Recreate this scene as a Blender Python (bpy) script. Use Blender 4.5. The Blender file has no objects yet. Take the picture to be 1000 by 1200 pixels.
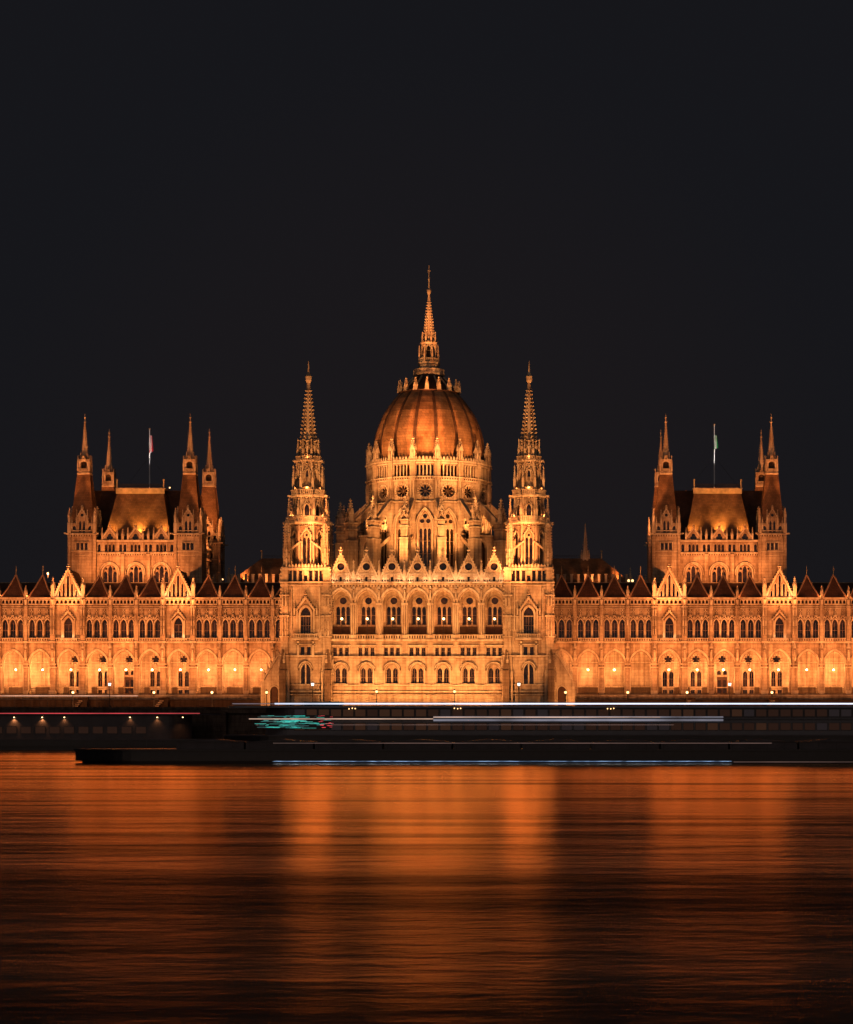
import bpy, math, random
from mathutils import Vector, Matrix
from mathutils.geometry import tessellate_polygon
random.seed(7)
PI = math.pi
R = math.radians
sc = bpy.context.scene
COL = sc.collection

# ------------------------------------------------------------------ survey: heights read off the photograph at a known distance
SCALE, DIST, EYE, HORIZON = 0.165, 420.0, 5.5, 842.0
CAM_X = 29.4
def zat(py, y):
    return EYE + (HORIZON - py) * SCALE * (DIST + y) / DIST

# ------------------------------------------------------------------ materials
MATS = {}
def nt(name):
    m = bpy.data.materials.new(name)
    m.use_nodes = True
    MATS[name] = m
    t = m.node_tree
    return m, t, t.nodes, t.links, t.nodes['Principled BSDF']

def stone(name, c1, c2, mortar, rough=0.9, course=0.62, width=1.5, bump=0.35, soot=0.55):
    m, t, n, l, b = nt(name)
    geo = n.new('ShaderNodeNewGeometry')
    sep = n.new('ShaderNodeSeparateXYZ'); l.new(geo.outputs['Position'], sep.inputs[0])
    add = n.new('ShaderNodeMath'); add.operation = 'ADD'
    l.new(sep.outputs['X'], add.inputs[0]); l.new(sep.outputs['Y'], add.inputs[1])
    com = n.new('ShaderNodeCombineXYZ'); l.new(add.outputs[0], com.inputs[0]); l.new(sep.outputs['Z'], com.inputs[1])
    br = n.new('ShaderNodeTexBrick'); l.new(com.outputs[0], br.inputs['Vector'])
    br.inputs['Color1'].default_value = (*c1, 1); br.inputs['Color2'].default_value = (*c2, 1)
    br.inputs['Mortar'].default_value = (*mortar, 1)
    br.inputs['Scale'].default_value = 1.0
    br.inputs['Brick Width'].default_value = width
    br.inputs['Row Height'].default_value = course
    br.inputs['Mortar Size'].default_value = 0.025
    br.inputs['Mortar Smooth'].default_value = 0.4
    nz = n.new('ShaderNodeTexNoise'); nz.inputs['Scale'].default_value = 0.35; nz.inputs['Detail'].default_value = 8
    nz.inputs['Roughness'].default_value = 0.68
    l.new(geo.outputs['Position'], nz.inputs['Vector'])
    # rain streaks: noise stretched along the height
    mp = n.new('ShaderNodeMapping'); mp.inputs['Scale'].default_value = (1.6, 1.6, 0.13); l.new(geo.outputs['Position'], mp.inputs[0])
    ns = n.new('ShaderNodeTexNoise'); ns.inputs['Scale'].default_value = 1.0; ns.inputs['Detail'].default_value = 5
    l.new(mp.outputs[0], ns.inputs['Vector'])
    mul = n.new('ShaderNodeMath'); mul.operation = 'MULTIPLY'; l.new(nz.outputs['Fac'], mul.inputs[0]); l.new(ns.outputs['Fac'], mul.inputs[1])
    rp = n.new('ShaderNodeValToRGB'); l.new(mul.outputs[0], rp.inputs[0])
    rp.color_ramp.elements[0].position = 0.12; rp.color_ramp.elements[0].color = (soot, soot * 0.82, soot * 0.70, 1)
    rp.color_ramp.elements[1].position = 0.34; rp.color_ramp.elements[1].color = (1.12, 1.1, 1.06, 1)
    mx = n.new('ShaderNodeMix'); mx.data_type = 'RGBA'; mx.blend_type = 'MULTIPLY'; mx.inputs[0].default_value = 1
    l.new(br.outputs['Color'], mx.inputs['A']); l.new(rp.outputs['Color'], mx.inputs['B'])
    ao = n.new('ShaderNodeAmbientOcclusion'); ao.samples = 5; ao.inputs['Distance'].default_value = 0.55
    gr = n.new('ShaderNodeValToRGB'); l.new(ao.outputs['AO'], gr.inputs[0])           # soot plus painted-in recess shade: occlusion darkens the colour
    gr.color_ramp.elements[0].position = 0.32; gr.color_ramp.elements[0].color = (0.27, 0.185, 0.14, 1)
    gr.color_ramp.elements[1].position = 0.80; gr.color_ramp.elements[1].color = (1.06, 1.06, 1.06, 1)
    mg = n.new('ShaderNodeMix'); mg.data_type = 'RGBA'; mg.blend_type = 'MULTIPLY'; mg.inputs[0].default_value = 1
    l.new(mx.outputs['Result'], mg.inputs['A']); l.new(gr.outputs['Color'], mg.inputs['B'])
    l.new(mg.outputs['Result'], b.inputs['Base Color'])
    b.inputs['Roughness'].default_value = rough
    b.inputs['Specular IOR Level'].default_value = 0.2
    n2 = n.new('ShaderNodeTexNoise'); n2.inputs['Scale'].default_value = 2.2; n2.inputs['Detail'].default_value = 6
    l.new(geo.outputs['Position'], n2.inputs['Vector'])
    bp = n.new('ShaderNodeBump'); bp.inputs['Strength'].default_value = bump; bp.inputs['Distance'].default_value = 0.25
    l.new(n2.outputs['Fac'], bp.inputs['Height']); l.new(bp.outputs[0], b.inputs['Normal'])
    return m

def plain(name, c, rough=0.6, metal=0.0, var=0.25, scale=1.5, spec=0.4):
    m, t, n, l, b = nt(name)
    geo = n.new('ShaderNodeNewGeometry')
    nz = n.new('ShaderNodeTexNoise'); nz.inputs['Scale'].default_value = scale; nz.inputs['Detail'].default_value = 6
    l.new(geo.outputs['Position'], nz.inputs['Vector'])
    rp = n.new('ShaderNodeValToRGB'); l.new(nz.outputs['Fac'], rp.inputs[0])
    rp.color_ramp.elements[0].position = 0.3; rp.color_ramp.elements[0].color = (*[x * (1 - var) for x in c], 1)
    rp.color_ramp.elements[1].position = 0.7; rp.color_ramp.elements[1].color = (*[x * (1 + var) for x in c], 1)
    l.new(rp.outputs['Color'], b.inputs['Base Color'])
    b.inputs['Roughness'].default_value = rough; b.inputs['Metallic'].default_value = metal
    b.inputs['Specular IOR Level'].default_value = spec
    return m

def glow(name, c, s, base=(0.5, 0.5, 0.5)):
    m, t, n, l, b = nt(name)
    b.inputs['Base Color'].default_value = (*base, 1)
    b.inputs['Emission Color'].default_value = (*c, 1)
    b.inputs['Emission Strength'].default_value = s
    return m

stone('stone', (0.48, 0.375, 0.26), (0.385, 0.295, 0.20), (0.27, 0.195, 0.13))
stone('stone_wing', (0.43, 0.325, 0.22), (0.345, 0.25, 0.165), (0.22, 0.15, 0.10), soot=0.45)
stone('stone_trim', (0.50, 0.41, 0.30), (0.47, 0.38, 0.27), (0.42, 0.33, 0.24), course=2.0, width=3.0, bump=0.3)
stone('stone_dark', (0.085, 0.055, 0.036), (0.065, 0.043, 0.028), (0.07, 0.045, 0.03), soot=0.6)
stone('stone_soot_shade', (0.17, 0.115, 0.075), (0.13, 0.085, 0.055), (0.08, 0.055, 0.035))  # sooty stone with the buttress shadow painted into it
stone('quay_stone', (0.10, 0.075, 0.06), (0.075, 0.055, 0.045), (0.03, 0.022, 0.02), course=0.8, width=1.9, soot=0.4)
plain('glass', (0.022, 0.012, 0.008), rough=0.14, var=0.9, scale=0.7, spec=0.5)  # warm mottling in the colour stands for reflections on the panes
plain('leading', (0.16, 0.10, 0.06), rough=0.6)
plain('iron', (0.03, 0.027, 0.025), rough=0.5, metal=0.3)
plain('gilt', (0.55, 0.38, 0.18), rough=0.45, metal=0.4)
plain('timber', (0.07, 0.035, 0.02), rough=0.6)
plain('hull_dark', (0.010, 0.010, 0.013), rough=0.35, var=0.3)
plain('hull_grey', (0.055, 0.045, 0.05), rough=0.5, var=0.25, scale=0.4)
plain('ship_white', (0.12, 0.12, 0.135), rough=0.45, var=0.12, scale=0.3)
plain('deck', (0.05, 0.045, 0.04), rough=0.7)
plain('flag_red', (0.42, 0.02, 0.03), rough=0.8, var=0.1)
plain('flag_white', (0.5, 0.5, 0.5), rough=0.8, var=0.1)
plain('flag_green', (0.03, 0.30, 0.07), rough=0.8, var=0.1)
plain('paint_white', (0.7, 0.7, 0.72), rough=0.5, var=0.1)
plain('paving', (0.09, 0.075, 0.065), rough=0.9, scale=0.8)
glow('lamp_warm', (1.0, 0.60, 0.25), 7)
glow('lamp_soft', (1.0, 0.52, 0.20), 3.5)
glow('lamp_cool', (1.0, 0.80, 0.66), 3)
glow('led_white', (0.72, 0.80, 1.0), 1.45)
glow('led_cream', (1.0, 0.62, 0.45), 0.75)
glow('led_pale', (0.62, 0.62, 0.80), 0.30)
glow('led_faint', (0.9, 0.5, 0.42), 0.16)
glow('led_red', (1.0, 0.06, 0.08), 0.75)
glow('led_teal', (0.05, 0.75, 0.62), 0.5); glow('led_teal_dim', (0.05, 0.6, 0.6), 0.16)
mb_ = glow('glitter_blue', (0.40, 0.62, 1.0), 30)  # added glow hidden under the barge, broken up by noise
nn, ll = mb_.node_tree.nodes, mb_.node_tree.links
gq = nn.new('ShaderNodeNewGeometry'); zq_ = nn.new('ShaderNodeTexNoise'); zq_.inputs['Scale'].default_value = 0.9; zq_.inputs['Detail'].default_value = 5; zq_.inputs['Roughness'].default_value = 0.7
ll.new(gq.outputs['Position'], zq_.inputs['Vector'])
mq = nn.new('ShaderNodeMapRange'); mq.inputs['From Min'].default_value = 0.38; mq.inputs['From Max'].default_value = 0.66; mq.inputs['To Min'].default_value = 1; mq.inputs['To Max'].default_value = 15
ll.new(zq_.outputs['Fac'], mq.inputs['Value']); ll.new(mq.outputs[0], nn['Principled BSDF'].inputs['Emission Strength'])
glow('led_orange', (1.0, 0.30, 0.10), 0.5)
glow('window_dim', (1.0, 0.36, 0.2), 0.016, base=(0.02, 0.015, 0.012))
glow('window_warm', (1.0, 0.38, 0.18), 0.03, base=(0.02, 0.015, 0.012))
glow('window_bluish', (0.55, 0.40, 0.45), 0.022, base=(0.02, 0.015, 0.012))

def vary(name, sx_, lo, hi):                                # uneven brightness gives each strip the look of a light streak
    nn, ll = MATS[name].node_tree.nodes, MATS[name].node_tree.links
    p = nn['Principled BSDF']; s0 = p.inputs['Emission Strength'].default_value
    g = nn.new('ShaderNodeNewGeometry'); mp = nn.new('ShaderNodeMapping'); mp.inputs['Scale'].default_value = (sx_, 0.3, 0.3); ll.new(g.outputs['Position'], mp.inputs[0])
    z = nn.new('ShaderNodeTexNoise'); z.inputs['Scale'].default_value = 1; z.inputs['Detail'].default_value = 5; ll.new(mp.outputs[0], z.inputs['Vector'])
    q = nn.new('ShaderNodeMapRange'); q.inputs['From Min'].default_value = 0.3; q.inputs['From Max'].default_value = 0.7; q.inputs['To Min'].default_value = s0*lo; q.inputs['To Max'].default_value = s0*hi
    ll.new(z.outputs['Fac'], q.inputs['Value']); ll.new(q.outputs[0], p.inputs['Emission Strength'])
vary('led_white', 0.06, 0.55, 1.3); vary('led_pale', 0.09, 0.3, 1.4); vary('led_cream', 0.12, 0.25, 1.5); vary('led_red', 0.15, 0.4, 1.3); vary('led_faint', 0.1, 0.1, 1.7)
def slate(name, c, row=0.35, rough=0.75):
    m, t, n, l, b = nt(name)
    geo = n.new('ShaderNodeNewGeometry')
    sep = n.new('ShaderNodeSeparateXYZ'); l.new(geo.outputs['Position'], sep.inputs[0])
    add = n.new('ShaderNodeMath'); add.operation = 'ADD'
    l.new(sep.outputs['X'], add.inputs[0]); l.new(sep.outputs['Y'], add.inputs[1])
    com = n.new('ShaderNodeCombineXYZ'); l.new(add.outputs[0], com.inputs[0]); l.new(sep.outputs['Z'], com.inputs[1])
    br = n.new('ShaderNodeTexBrick'); l.new(com.outputs[0], br.inputs['Vector'])
    br.inputs['Color1'].default_value = (*[x * 1.15 for x in c], 1); br.inputs['Color2'].default_value = (*[x * 0.85 for x in c], 1)
    br.inputs['Mortar'].default_value = (*[x * 0.45 for x in c], 1)
    br.inputs['Scale'].default_value = 1; br.inputs['Brick Width'].default_value = row * 1.3; br.inputs['Row Height'].default_value = row
    br.inputs['Mortar Size'].default_value = 0.02
    nz = n.new('ShaderNodeTexNoise'); nz.inputs['Scale'].default_value = 0.45; nz.inputs['Detail'].default_value = 7
    l.new(geo.outputs['Position'], nz.inputs['Vector'])
    rp = n.new('ShaderNodeValToRGB'); l.new(nz.outputs['Fac'], rp.inputs[0])
    rp.color_ramp.elements[0].position = 0.32; rp.color_ramp.elements[0].color = (0.6, 0.55, 0.5, 1)
    rp.color_ramp.elements[1].position = 0.68; rp.color_ramp.elements[1].color = (1.2, 1.2, 1.2, 1)
    mx = n.new('ShaderNodeMix'); mx.data_type = 'RGBA'; mx.blend_type = 'MULTIPLY'; mx.inputs[0].default_value = 1
    l.new(br.outputs['Color'], mx.inputs['A']); l.new(rp.outputs['Color'], mx.inputs['B'])
    l.new(mx.outputs['Result'], b.inputs['Base Color'])
    b.inputs['Roughness'].default_value = rough; b.inputs['Specular IOR Level'].default_value = 0.25
    bp = n.new('ShaderNodeBump'); bp.inputs['Strength'].default_value = 0.4; bp.inputs['Distance'].default_value = 0.08
    l.new(br.outputs['Fac'], bp.inputs['Height']); bp.invert = True
    l.new(bp.outputs[0], b.inputs['Normal'])
slate('slate', (0.075, 0.04, 0.028))
plain('hip_lit', (0.46, 0.27, 0.16), rough=0.7)  # hip edges kept pale: glow of the corner lamps painted in
slate('slate_brown', (0.215, 0.118, 0.06))
slate('slate_red', (0.115, 0.055, 0.034))
slate('dome_skin', (0.36, 0.19, 0.09), row=0.55, rough=0.6)
plain('dome_rib', (0.085, 0.045, 0.026), rough=0.5)

# ------------------------------------------------------------------ mesh builder
class MB:
    def __init__(self):
        self.v, self.f, self.fm, self.mats, self.T = [], [], [], [], Matrix.Identity(4)
    def mi(self, mat):
        if mat not in self.mats: self.mats.append(mat)
        return self.mats.index(mat)
    def add(self, verts, faces, mat):
        o = len(self.v); k = self.mi(mat)
        self.v += [self.T @ Vector(p) for p in verts]
        for f in faces:
            self.f.append([i + o for i in f]); self.fm.append(k)
    def box(self, x0, x1, y0, y1, z0, z1, mat='stone'):
        v = [(x0,y0,z0),(x1,y0,z0),(x1,y1,z0),(x0,y1,z0),(x0,y0,z1),(x1,y0,z1),(x1,y1,z1),(x0,y1,z1)]
        self.add(v, [(0,1,5,4),(1,2,6,5),(2,3,7,6),(3,0,4,7),(4,5,6,7),(3,2,1,0)], mat)
    def cbox(self, cx, cy, w, d, z0, z1, mat='stone'):
        self.box(cx - w/2, cx + w/2, cy - d/2, cy + d/2, z0, z1, mat)
    def prism(self, poly, y0, y1, mat='stone'):            # polygon in x,z pushed along y
        n = len(poly)
        tri = tessellate_polygon([[Vector((p[0], p[1], 0)) for p in poly]])
        v = [(p[0], y0, p[1]) for p in poly] + [(p[0], y1, p[1]) for p in poly]
        f = [tuple(t) for t in tri] + [tuple(i + n for i in reversed(t)) for t in tri]
        f += [(i, (i+1) % n, n + (i+1) % n, n + i) for i in range(n)]
        self.add(v, f, mat)
    def flat(self, poly, z0, z1, mat):                     # polygon in x,y pushed along z
        n = len(poly)
        tri = tessellate_polygon([[Vector((p[0], p[1], 0)) for p in poly]])
        v = [(p[0], p[1], z0) for p in poly] + [(p[0], p[1], z1) for p in poly]
        f = [tuple(t) for t in tri] + [tuple(i + n for i in t) for t in tri]
        f += [(i, (i+1) % n, n + (i+1) % n, n + i) for i in range(n)]
        self.add(v, f, mat)
    def sidex(self, poly, x0, x1, mat='stone'):            # polygon in y,z pushed along x
        n = len(poly)
        tri = tessellate_polygon([[Vector((p[0], p[1], 0)) for p in poly]])
        v = [(x0, p[0], p[1]) for p in poly] + [(x1, p[0], p[1]) for p in poly]
        f = [tuple(t) for t in tri] + [tuple(i + n for i in t) for t in tri]
        f += [(i, (i+1) % n, n + (i+1) % n, n + i) for i in range(n)]
        self.add(v, f, mat)
    def panel(self, outer, holes, y, depth, mat='stone', rev=None, glass=None):
        pts = [outer] + holes
        tri = tessellate_polygon([[Vector((p[0], p[1], 0)) for p in q] for q in pts])
        flatp = [p for q in pts for p in q]
        self.add([(p[0], y, p[1]) for p in flatp], [tuple(t) for t in tri], mat)
        for q in holes:
            n = len(q)
            v = [(p[0], y, p[1]) for p in q] + [(p[0], y + depth, p[1]) for p in q]
            self.add(v, [(i, (i+1) % n, n + (i+1) % n, n + i) for i in range(n)], rev or mat)
            if glass: self.sheet(q, y + depth, glass)
    def sheet(self, poly, y, mat):
        tri = tessellate_polygon([[Vector((p[0], p[1], 0)) for p in poly]])
        self.add([(p[0], y, p[1]) for p in poly], [tuple(t) for t in tri], mat)
    def frus(self, cx, cy, z0, z1, r0, r1, n=8, rot=None, mat='stone', caps=True):
        rot = PI / n if rot is None else rot
        v = []
        for z, r in ((z0, r0), (z1, r1)):
            for i in range(n):
                a = rot + 2 * PI * i / n
                v.append((cx + r * math.cos(a), cy + r * math.sin(a), z))
        f = [(i, (i+1) % n, n + (i+1) % n, n + i) for i in range(n)]
        if caps: f += [tuple(range(n-1, -1, -1)), tuple(range(n, 2*n))]
        self.add(v, f, mat)
    def lathe(self, cx, cy, prof, n=24, mat='stone', rot=0.0):
        v, f = [], []
        for r, z in prof:
            for i in range(n):
                a = rot + 2 * PI * i / n
                v.append((cx + r * math.cos(a), cy + r * math.sin(a), z))
        for k in range(len(prof) - 1):
            for i in range(n):
                f.append((k*n + i, k*n + (i+1) % n, (k+1)*n + (i+1) % n, (k+1)*n + i))
        self.add(v, f, mat)
    def ball(self, cx, cy, cz, r, mat='stone', n=8, sz=1.0):
        prof = [(max(0.001, r * math.sin(PI * k / 6)), cz - sz * r * math.cos(PI * k / 6)) for k in range(7)]
        self.lathe(cx, cy, prof, n, mat)
    def bar(self, a, b, w, mat='stone', w2=None):          # square bar from point a to point b
        a, b = Vector(a), Vector(b); d = (b - a).normalized()
        u = d.cross(Vector((0, 0, 1)) if abs(d.z) < 0.95 else Vector((1, 0, 0))).normalized(); q = d.cross(u)
        w2 = w if w2 is None else w2
        v = []
        for p, s in ((a, w/2), (b, w2/2)):
            for su, sq in ((-1,-1),(1,-1),(1,1),(-1,1)): v.append(p + u*su*s + q*sq*s)
        self.add(v, [(0,1,5,4),(1,2,6,5),(2,3,7,6),(3,0,4,7),(4,5,6,7),(3,2,1,0)], mat)
    def mesh(self, name):
        me = bpy.data.meshes.new(name)
        me.from_pydata([tuple(p) for p in self.v], [], self.f)
        for m in self.mats: me.materials.append(MATS[m])
        me.polygons.foreach_set('material_index', self.fm)
        me.update()
        return me

# ------------------------------------------------------------------ objects, parts, copies
WORLD = {}
def empty(name, loc=(0,0,0), rz=0, label=None, cat=None, group=None):
    o = bpy.data.objects.new(name, None); COL.objects.link(o); o.empty_display_size = 1
    o.matrix_basis = Matrix.Translation(loc) @ Matrix.Rotation(rz, 4, 'Z'); WORLD[o.name] = o.matrix_basis.copy()
    return tag(o, label, cat, group)
def tag(o, label=None, cat=None, group=None, kind=None):
    if label: o['label'] = label
    if cat: o['category'] = cat
    if group: o['group'] = group
    if kind: o['kind'] = kind
    return o
def place(name, me, parent=None, loc=(0,0,0), rz=0):       # loc, rz in the world; the parent may stand anywhere
    if isinstance(me, MB): me = me.mesh(name)
    o = bpy.data.objects.new(name, me); COL.objects.link(o)
    w = Matrix.Translation(loc) @ Matrix.Rotation(rz, 4, 'Z')
    WORLD[o.name] = w
    if parent:
        o.parent = parent
        o.matrix_basis = WORLD[parent.name].inverted() @ w
    else:
        o.matrix_basis = w
    return o
def kids(o): return [c for c in bpy.data.objects if c.parent == o]
def copy_tree(o, parent=None):
    c = o.copy(); COL.objects.link(c); c.parent = parent
    for ch in kids(o): copy_tree(ch, c)
    return c

# ------------------------------------------------------------------ gothic vocabulary
def arch(cx, w, z0, zs, za, n=6):
    h, a = za - zs, w / 2
    top = []
    if h >= a:
        rr = (a*a + h*h) / w
        c0 = cx - a + rr
        t1 = math.acos(max(-1, min(1, (rr - a) / rr)))
        left = [(c0 - rr * math.cos(t1 * k / n), zs + rr * math.sin(t1 * k / n)) for k in range(n + 1)]
        top = left + [(2*cx - p[0], p[1]) for p in reversed(left[:-1])]
    else:
        top = [(cx - a * math.cos(PI * k / (2*n)), zs + h * math.sin(PI * k / (2*n))) for k in range(2*n + 1)]
    return [(cx - a, z0)] + top + [(cx + a, z0)]
def circ(cx, cz, r, n=12):
    return [(cx + r * math.cos(2*PI*k/n), cz + r * math.sin(2*PI*k/n)) for k in range(n)]
def foil(cx, cz, r, lobes, n=8, rot=PI/2):
    out = []
    for k in range(lobes*n):
        a = 2*PI*k/(lobes*n)
        q = r*(0.56 + 0.44*abs(math.cos(lobes*a/2))**0.8)
        out.append((cx + q*math.cos(a + rot), cz + q*math.sin(a + rot)))
    return out
def rect(x0, x1, z0, z1): return [(x0,z0),(x0,z1),(x1,z1),(x1,z0)]
def arch_band(mb, cx, w, z0, zs, za, b, y0, y1, mat='stone_trim', n=6):
    i = arch(cx, w, z0, zs, za, n); o = arch(cx, w + 2*b, z0, zs, za + b*1.25, n)
    k = len(i)
    v = [(p[0], y0, p[1]) for p in i] + [(p[0], y0, p[1]) for p in o] + [(p[0], y1, p[1]) for p in i] + [(p[0], y1, p[1]) for p in o]
    f = []
    for j in range(k - 1):
        f += [(j, j+1, k+j+1, k+j), (k+j, k+j+1, 3*k+j+1, 3*k+j), (j, j+1, 2*k+j+1, 2*k+j)]
    f += [(0, k, 3*k, 2*k), (k-1, 2*k-1, 4*k-1, 3*k-1)]
    mb.add(v, f, mat)
def finial(mb, cx, cy, z, h, w, mat='stone_trim'):
    mb.cbox(cx, cy, w*0.45, w*0.45, z, z + h*0.8, mat)
    mb.frus(cx, cy, z + h*0.30, z + h*0.48, w*0.4, w*0.95, 4, 0, mat)
    mb.frus(cx, cy, z + h*0.48, z + h*0.58, w*0.95, w*0.3, 4, 0, mat)
    mb.ball(cx, cy, z + h*0.85, w*0.42, mat, 6)
def pinnacle(mb, cx, cy, z0, h, w, mat='stone_trim', shaft=0.42):
    zs = z0 + h*shaft
    mb.cbox(cx, cy, w, w, z0, zs, mat)
    mb.cbox(cx, cy, w*1.3, w*1.3, z0, z0 + h*0.05, mat)
    for a in range(4):                                     # little gables on the four sides
        T = mb.T; mb.T = T @ Matrix.Translation((cx, cy, 0)) @ Matrix.Rotation(a*PI/2, 4, 'Z')
        mb.prism([(-w*0.62, zs - w*0.1), (0, zs + w*1.25), (w*0.62, zs - w*0.1)], -w*0.64, -w*0.45, mat)
        mb.T = T
    mb.frus(cx, cy, zs, z0 + h*0.9, w*0.62, w*0.12, 4, PI/4, mat)
    for k in range(1, 5):
        f = k/5.2; r = w*(0.62 + (0.12-0.62)*f)
        zz = zs + (z0 + h*0.9 - zs)*f
        for a in range(4):
            c, s = math.cos(PI/4 + a*PI/2), math.sin(PI/4 + a*PI/2)
            mb.cbox(cx + (r+w*0.05)*c, cy + (r+w*0.05)*s, w*0.24, w*0.24, zz - w*0.1, zz + w*0.13, mat)
    mb.frus(cx, cy, z0 + h*0.86, z0 + h*0.91, w*0.1, w*0.34, 6, 0, mat)
    mb.frus(cx, cy, z0 + h*0.91, z0 + h, w*0.34, w*0.05, 6, 0, mat)
def crocketed_cone(mb, cx, cy, z0, z1, r0, r1, rows, size, n=8, mat='stone_trim'):
    mb.frus(cx, cy, z0, z1, r0, r1, n, PI/n, mat)
    for k in range(rows):
        f = (k + 0.4) / rows; r = r0 + (r1 - r0)*f; z = z0 + (z1 - z0)*f; s = size*(1 - 0.45*f)
        for a in range(n):
            t = PI/n + 2*PI*a/n; c, q = math.cos(t), math.sin(t)
            mb.bar((cx + (r-0.1*s)*c, cy + (r-0.1*s)*q, z), (cx + (r+s)*c, cy + (r+s)*q, z + s*0.55), s*0.75, mat, s*0.55)
def balusters(mb, x0, x1, y, z0, h, pitch=0.55, t=0.28, mat='stone_trim', cap=True):
    mb.box(x0, x1, y - t/2, y + t/2, z0, z0 + h*0.16, mat)
    mb.box(x0, x1, y - t*0.65, y + t*0.65, z0 + h*0.82, z0 + h, mat)
    k = max(2, int(round((x1 - x0) / pitch)))
    for i in range(k):
        x = x0 + (x1 - x0)*(i + 0.5)/k
        mb.box(x - pitch*0.23, x + pitch*0.23, y - t*0.35, y + t*0.35, z0 + h*0.16, z0 + h*0.82, mat)
def around(mb, n, r, fn, cx=0, cy=0, rot=0.0):             # run fn once per side of a regular polygon with its front at y = -r
    T = mb.T
    for k in range(n):
        mb.T = T @ Matrix.Translation((cx, cy, 0)) @ Matrix.Rotation(rot + 2*PI*k/n, 4, 'Z')
        fn(k)
    mb.T = T
def cresting(mb, x0, x1, y, z, h, pitch, t=0.25, mat='stone_trim'):
    k = max(2, int(round((x1-x0)/pitch)))
    for i in range(k):
        x = x0 + (x1-x0)*(i+0.5)/k
        mb.prism([(x - pitch*0.36, z), (x - pitch*0.3, z + h*0.5), (x, z + h), (x + pitch*0.3, z + h*0.5), (x + pitch*0.36, z)], y - t/2, y + t/2, mat)
def dentils(mb, x0, x1, y0, y1, z0, z1, pitch, fill=0.5, mat='stone_trim'):
    k = max(1, int(round((x1-x0)/pitch)))
    for i in range(k):
        x = x0 + (x1-x0)*(i+0.5)/k
        mb.box(x - pitch*fill/2, x + pitch*fill/2, y0, y1, z0, z1, mat)
def crockets_along(mb, a, b, y0, y1, k, s, mat='stone_trim'):
    for i in range(k):
        f = (i + 0.5)/k
        x, z = a[0] + (b[0]-a[0])*f, a[1] + (b[1]-a[1])*f
        mb.box(x - s/2, x + s/2, y0, y1, z - s*0.2, z + s*0.75, mat)
def gable_hood(mb, cx, w, z0, zt, y0, y1, mat='stone_trim', t=0.25, crock=5):
    h = zt - z0; a = w/2
    k = t*math.hypot(a, h)/a
    mb.prism([(cx-a, z0), (cx, zt), (cx+a, z0), (cx+a-t*0.9, z0), (cx, zt-k), (cx-a+t*0.9, z0)], y0, y1, mat)
    if crock:
        crockets_along(mb, (cx-a, z0), (cx, zt), y0, y1, crock, 0.22, mat); crockets_along(mb, (cx+a, z0), (cx, zt), y0, y1, crock, 0.22, mat)
    finial(mb, cx, (y0+y1)/2, zt - 0.1, h*0.35, 0.42, mat)

def tracery_mesh(name, outer, lights, mat='stone', depth=0.22, bars=(), mul=()):
    """A window on its own: stone infill pierced by its lights, glass behind, thin bars in front of the glass. Base at z = 0, faces -y."""
    mb = MB()
    mb.panel(outer, lights, 0, depth, mat, 'stone_trim')
    for q in lights: mb.sheet(q, depth, 'glass')
    for x0, x1, z0, z1 in bars: mb.box(x0, x1, depth - 0.07, depth - 0.01, z0, z1, 'leading')
    for x0, x1, z0, z1 in mul: mb.box(x0, x1, -0.06, 0.05, z0, z1, 'stone_trim')
    return mb.mesh(name)
def simple_window(name, outer, bars=(), glass='glass'):
    mb = MB(); mb.sheet(outer, 0, glass)
    for x0, x1, z0, z1 in bars: mb.box(x0, x1, -0.08, -0.02, z0, z1, 'leading')
    return mb.mesh(name)

# ================================================================== THE PARLIAMENT
GROUND = 7.2
parl = empty('parliament_building', (0, 0, GROUND), 0,
             'vast floodlit gothic palace with a ribbed central dome, spires and arcaded wings beside the river', 'parliament building')

# ---------------------------------------------------------------- central block, front wall at y = FB
FB = 1.5
BAYS = [4.96*i for i in range(-3, 4)]
zA, zB, zC, zD, zE = zat(770.5, 0), zat(802, 0), zat(749, 0), zat(745, 0), zat(685, 0)
cb = MB()
W2 = 17.2
holes = [arch(x, 2.6, zB + 0.15, zat(787, 0), zat(777.5, 0)) for x in BAYS] + [rect(x + dx - 0.5, x + dx + 0.5, zat(825, 0), zat(819.6, 0)) for x in BAYS for dx in (-0.9, 0.9)]
cb.panel(rect(-W2, W2, GROUND, zA), holes, FB, 0.35, 'stone')
holes = [rect(x + dx - 0.33, x + dx + 0.33, zat(769.4, 0), zat(759, 0)) for x in BAYS for dx in (-1.16, 0, 1.16)]
cb.panel(rect(-W2, W2, zA, zC), holes, FB, 0.4, 'stone')
LGW = 4.05
holes = [arch(x, LGW, zC + 0.1, zat(706, 0), zat(690.2, 0), 8) for x in BAYS]
cb.panel(rect(-W2, W2, zC, zE), holes, FB, 0.9, 'stone')
cb.box(-W2, W2, FB + 0.9, FB + 4.6, zE - 0.4, zE - 0.1, 'stone')          # loggia ceiling
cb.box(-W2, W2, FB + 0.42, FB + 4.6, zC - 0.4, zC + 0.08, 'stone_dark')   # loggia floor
BW = FB + 4.2
lw_holes = [arch(x, 3.0, zat(732, 3), zat(707, 3), zat(696.5, 3)) for x in BAYS]
cb.panel(rect(-W2, W2, zC, zE), lw_holes, BW, 0.3, 'stone')
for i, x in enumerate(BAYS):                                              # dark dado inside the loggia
    cb.box(x - 2.0, x + 2.0, BW - 0.5, BW - 0.01, zC + 0.09, zat(734, 3), 'stone_dark' if i not in (0, 3, 6) else 'timber')
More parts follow.
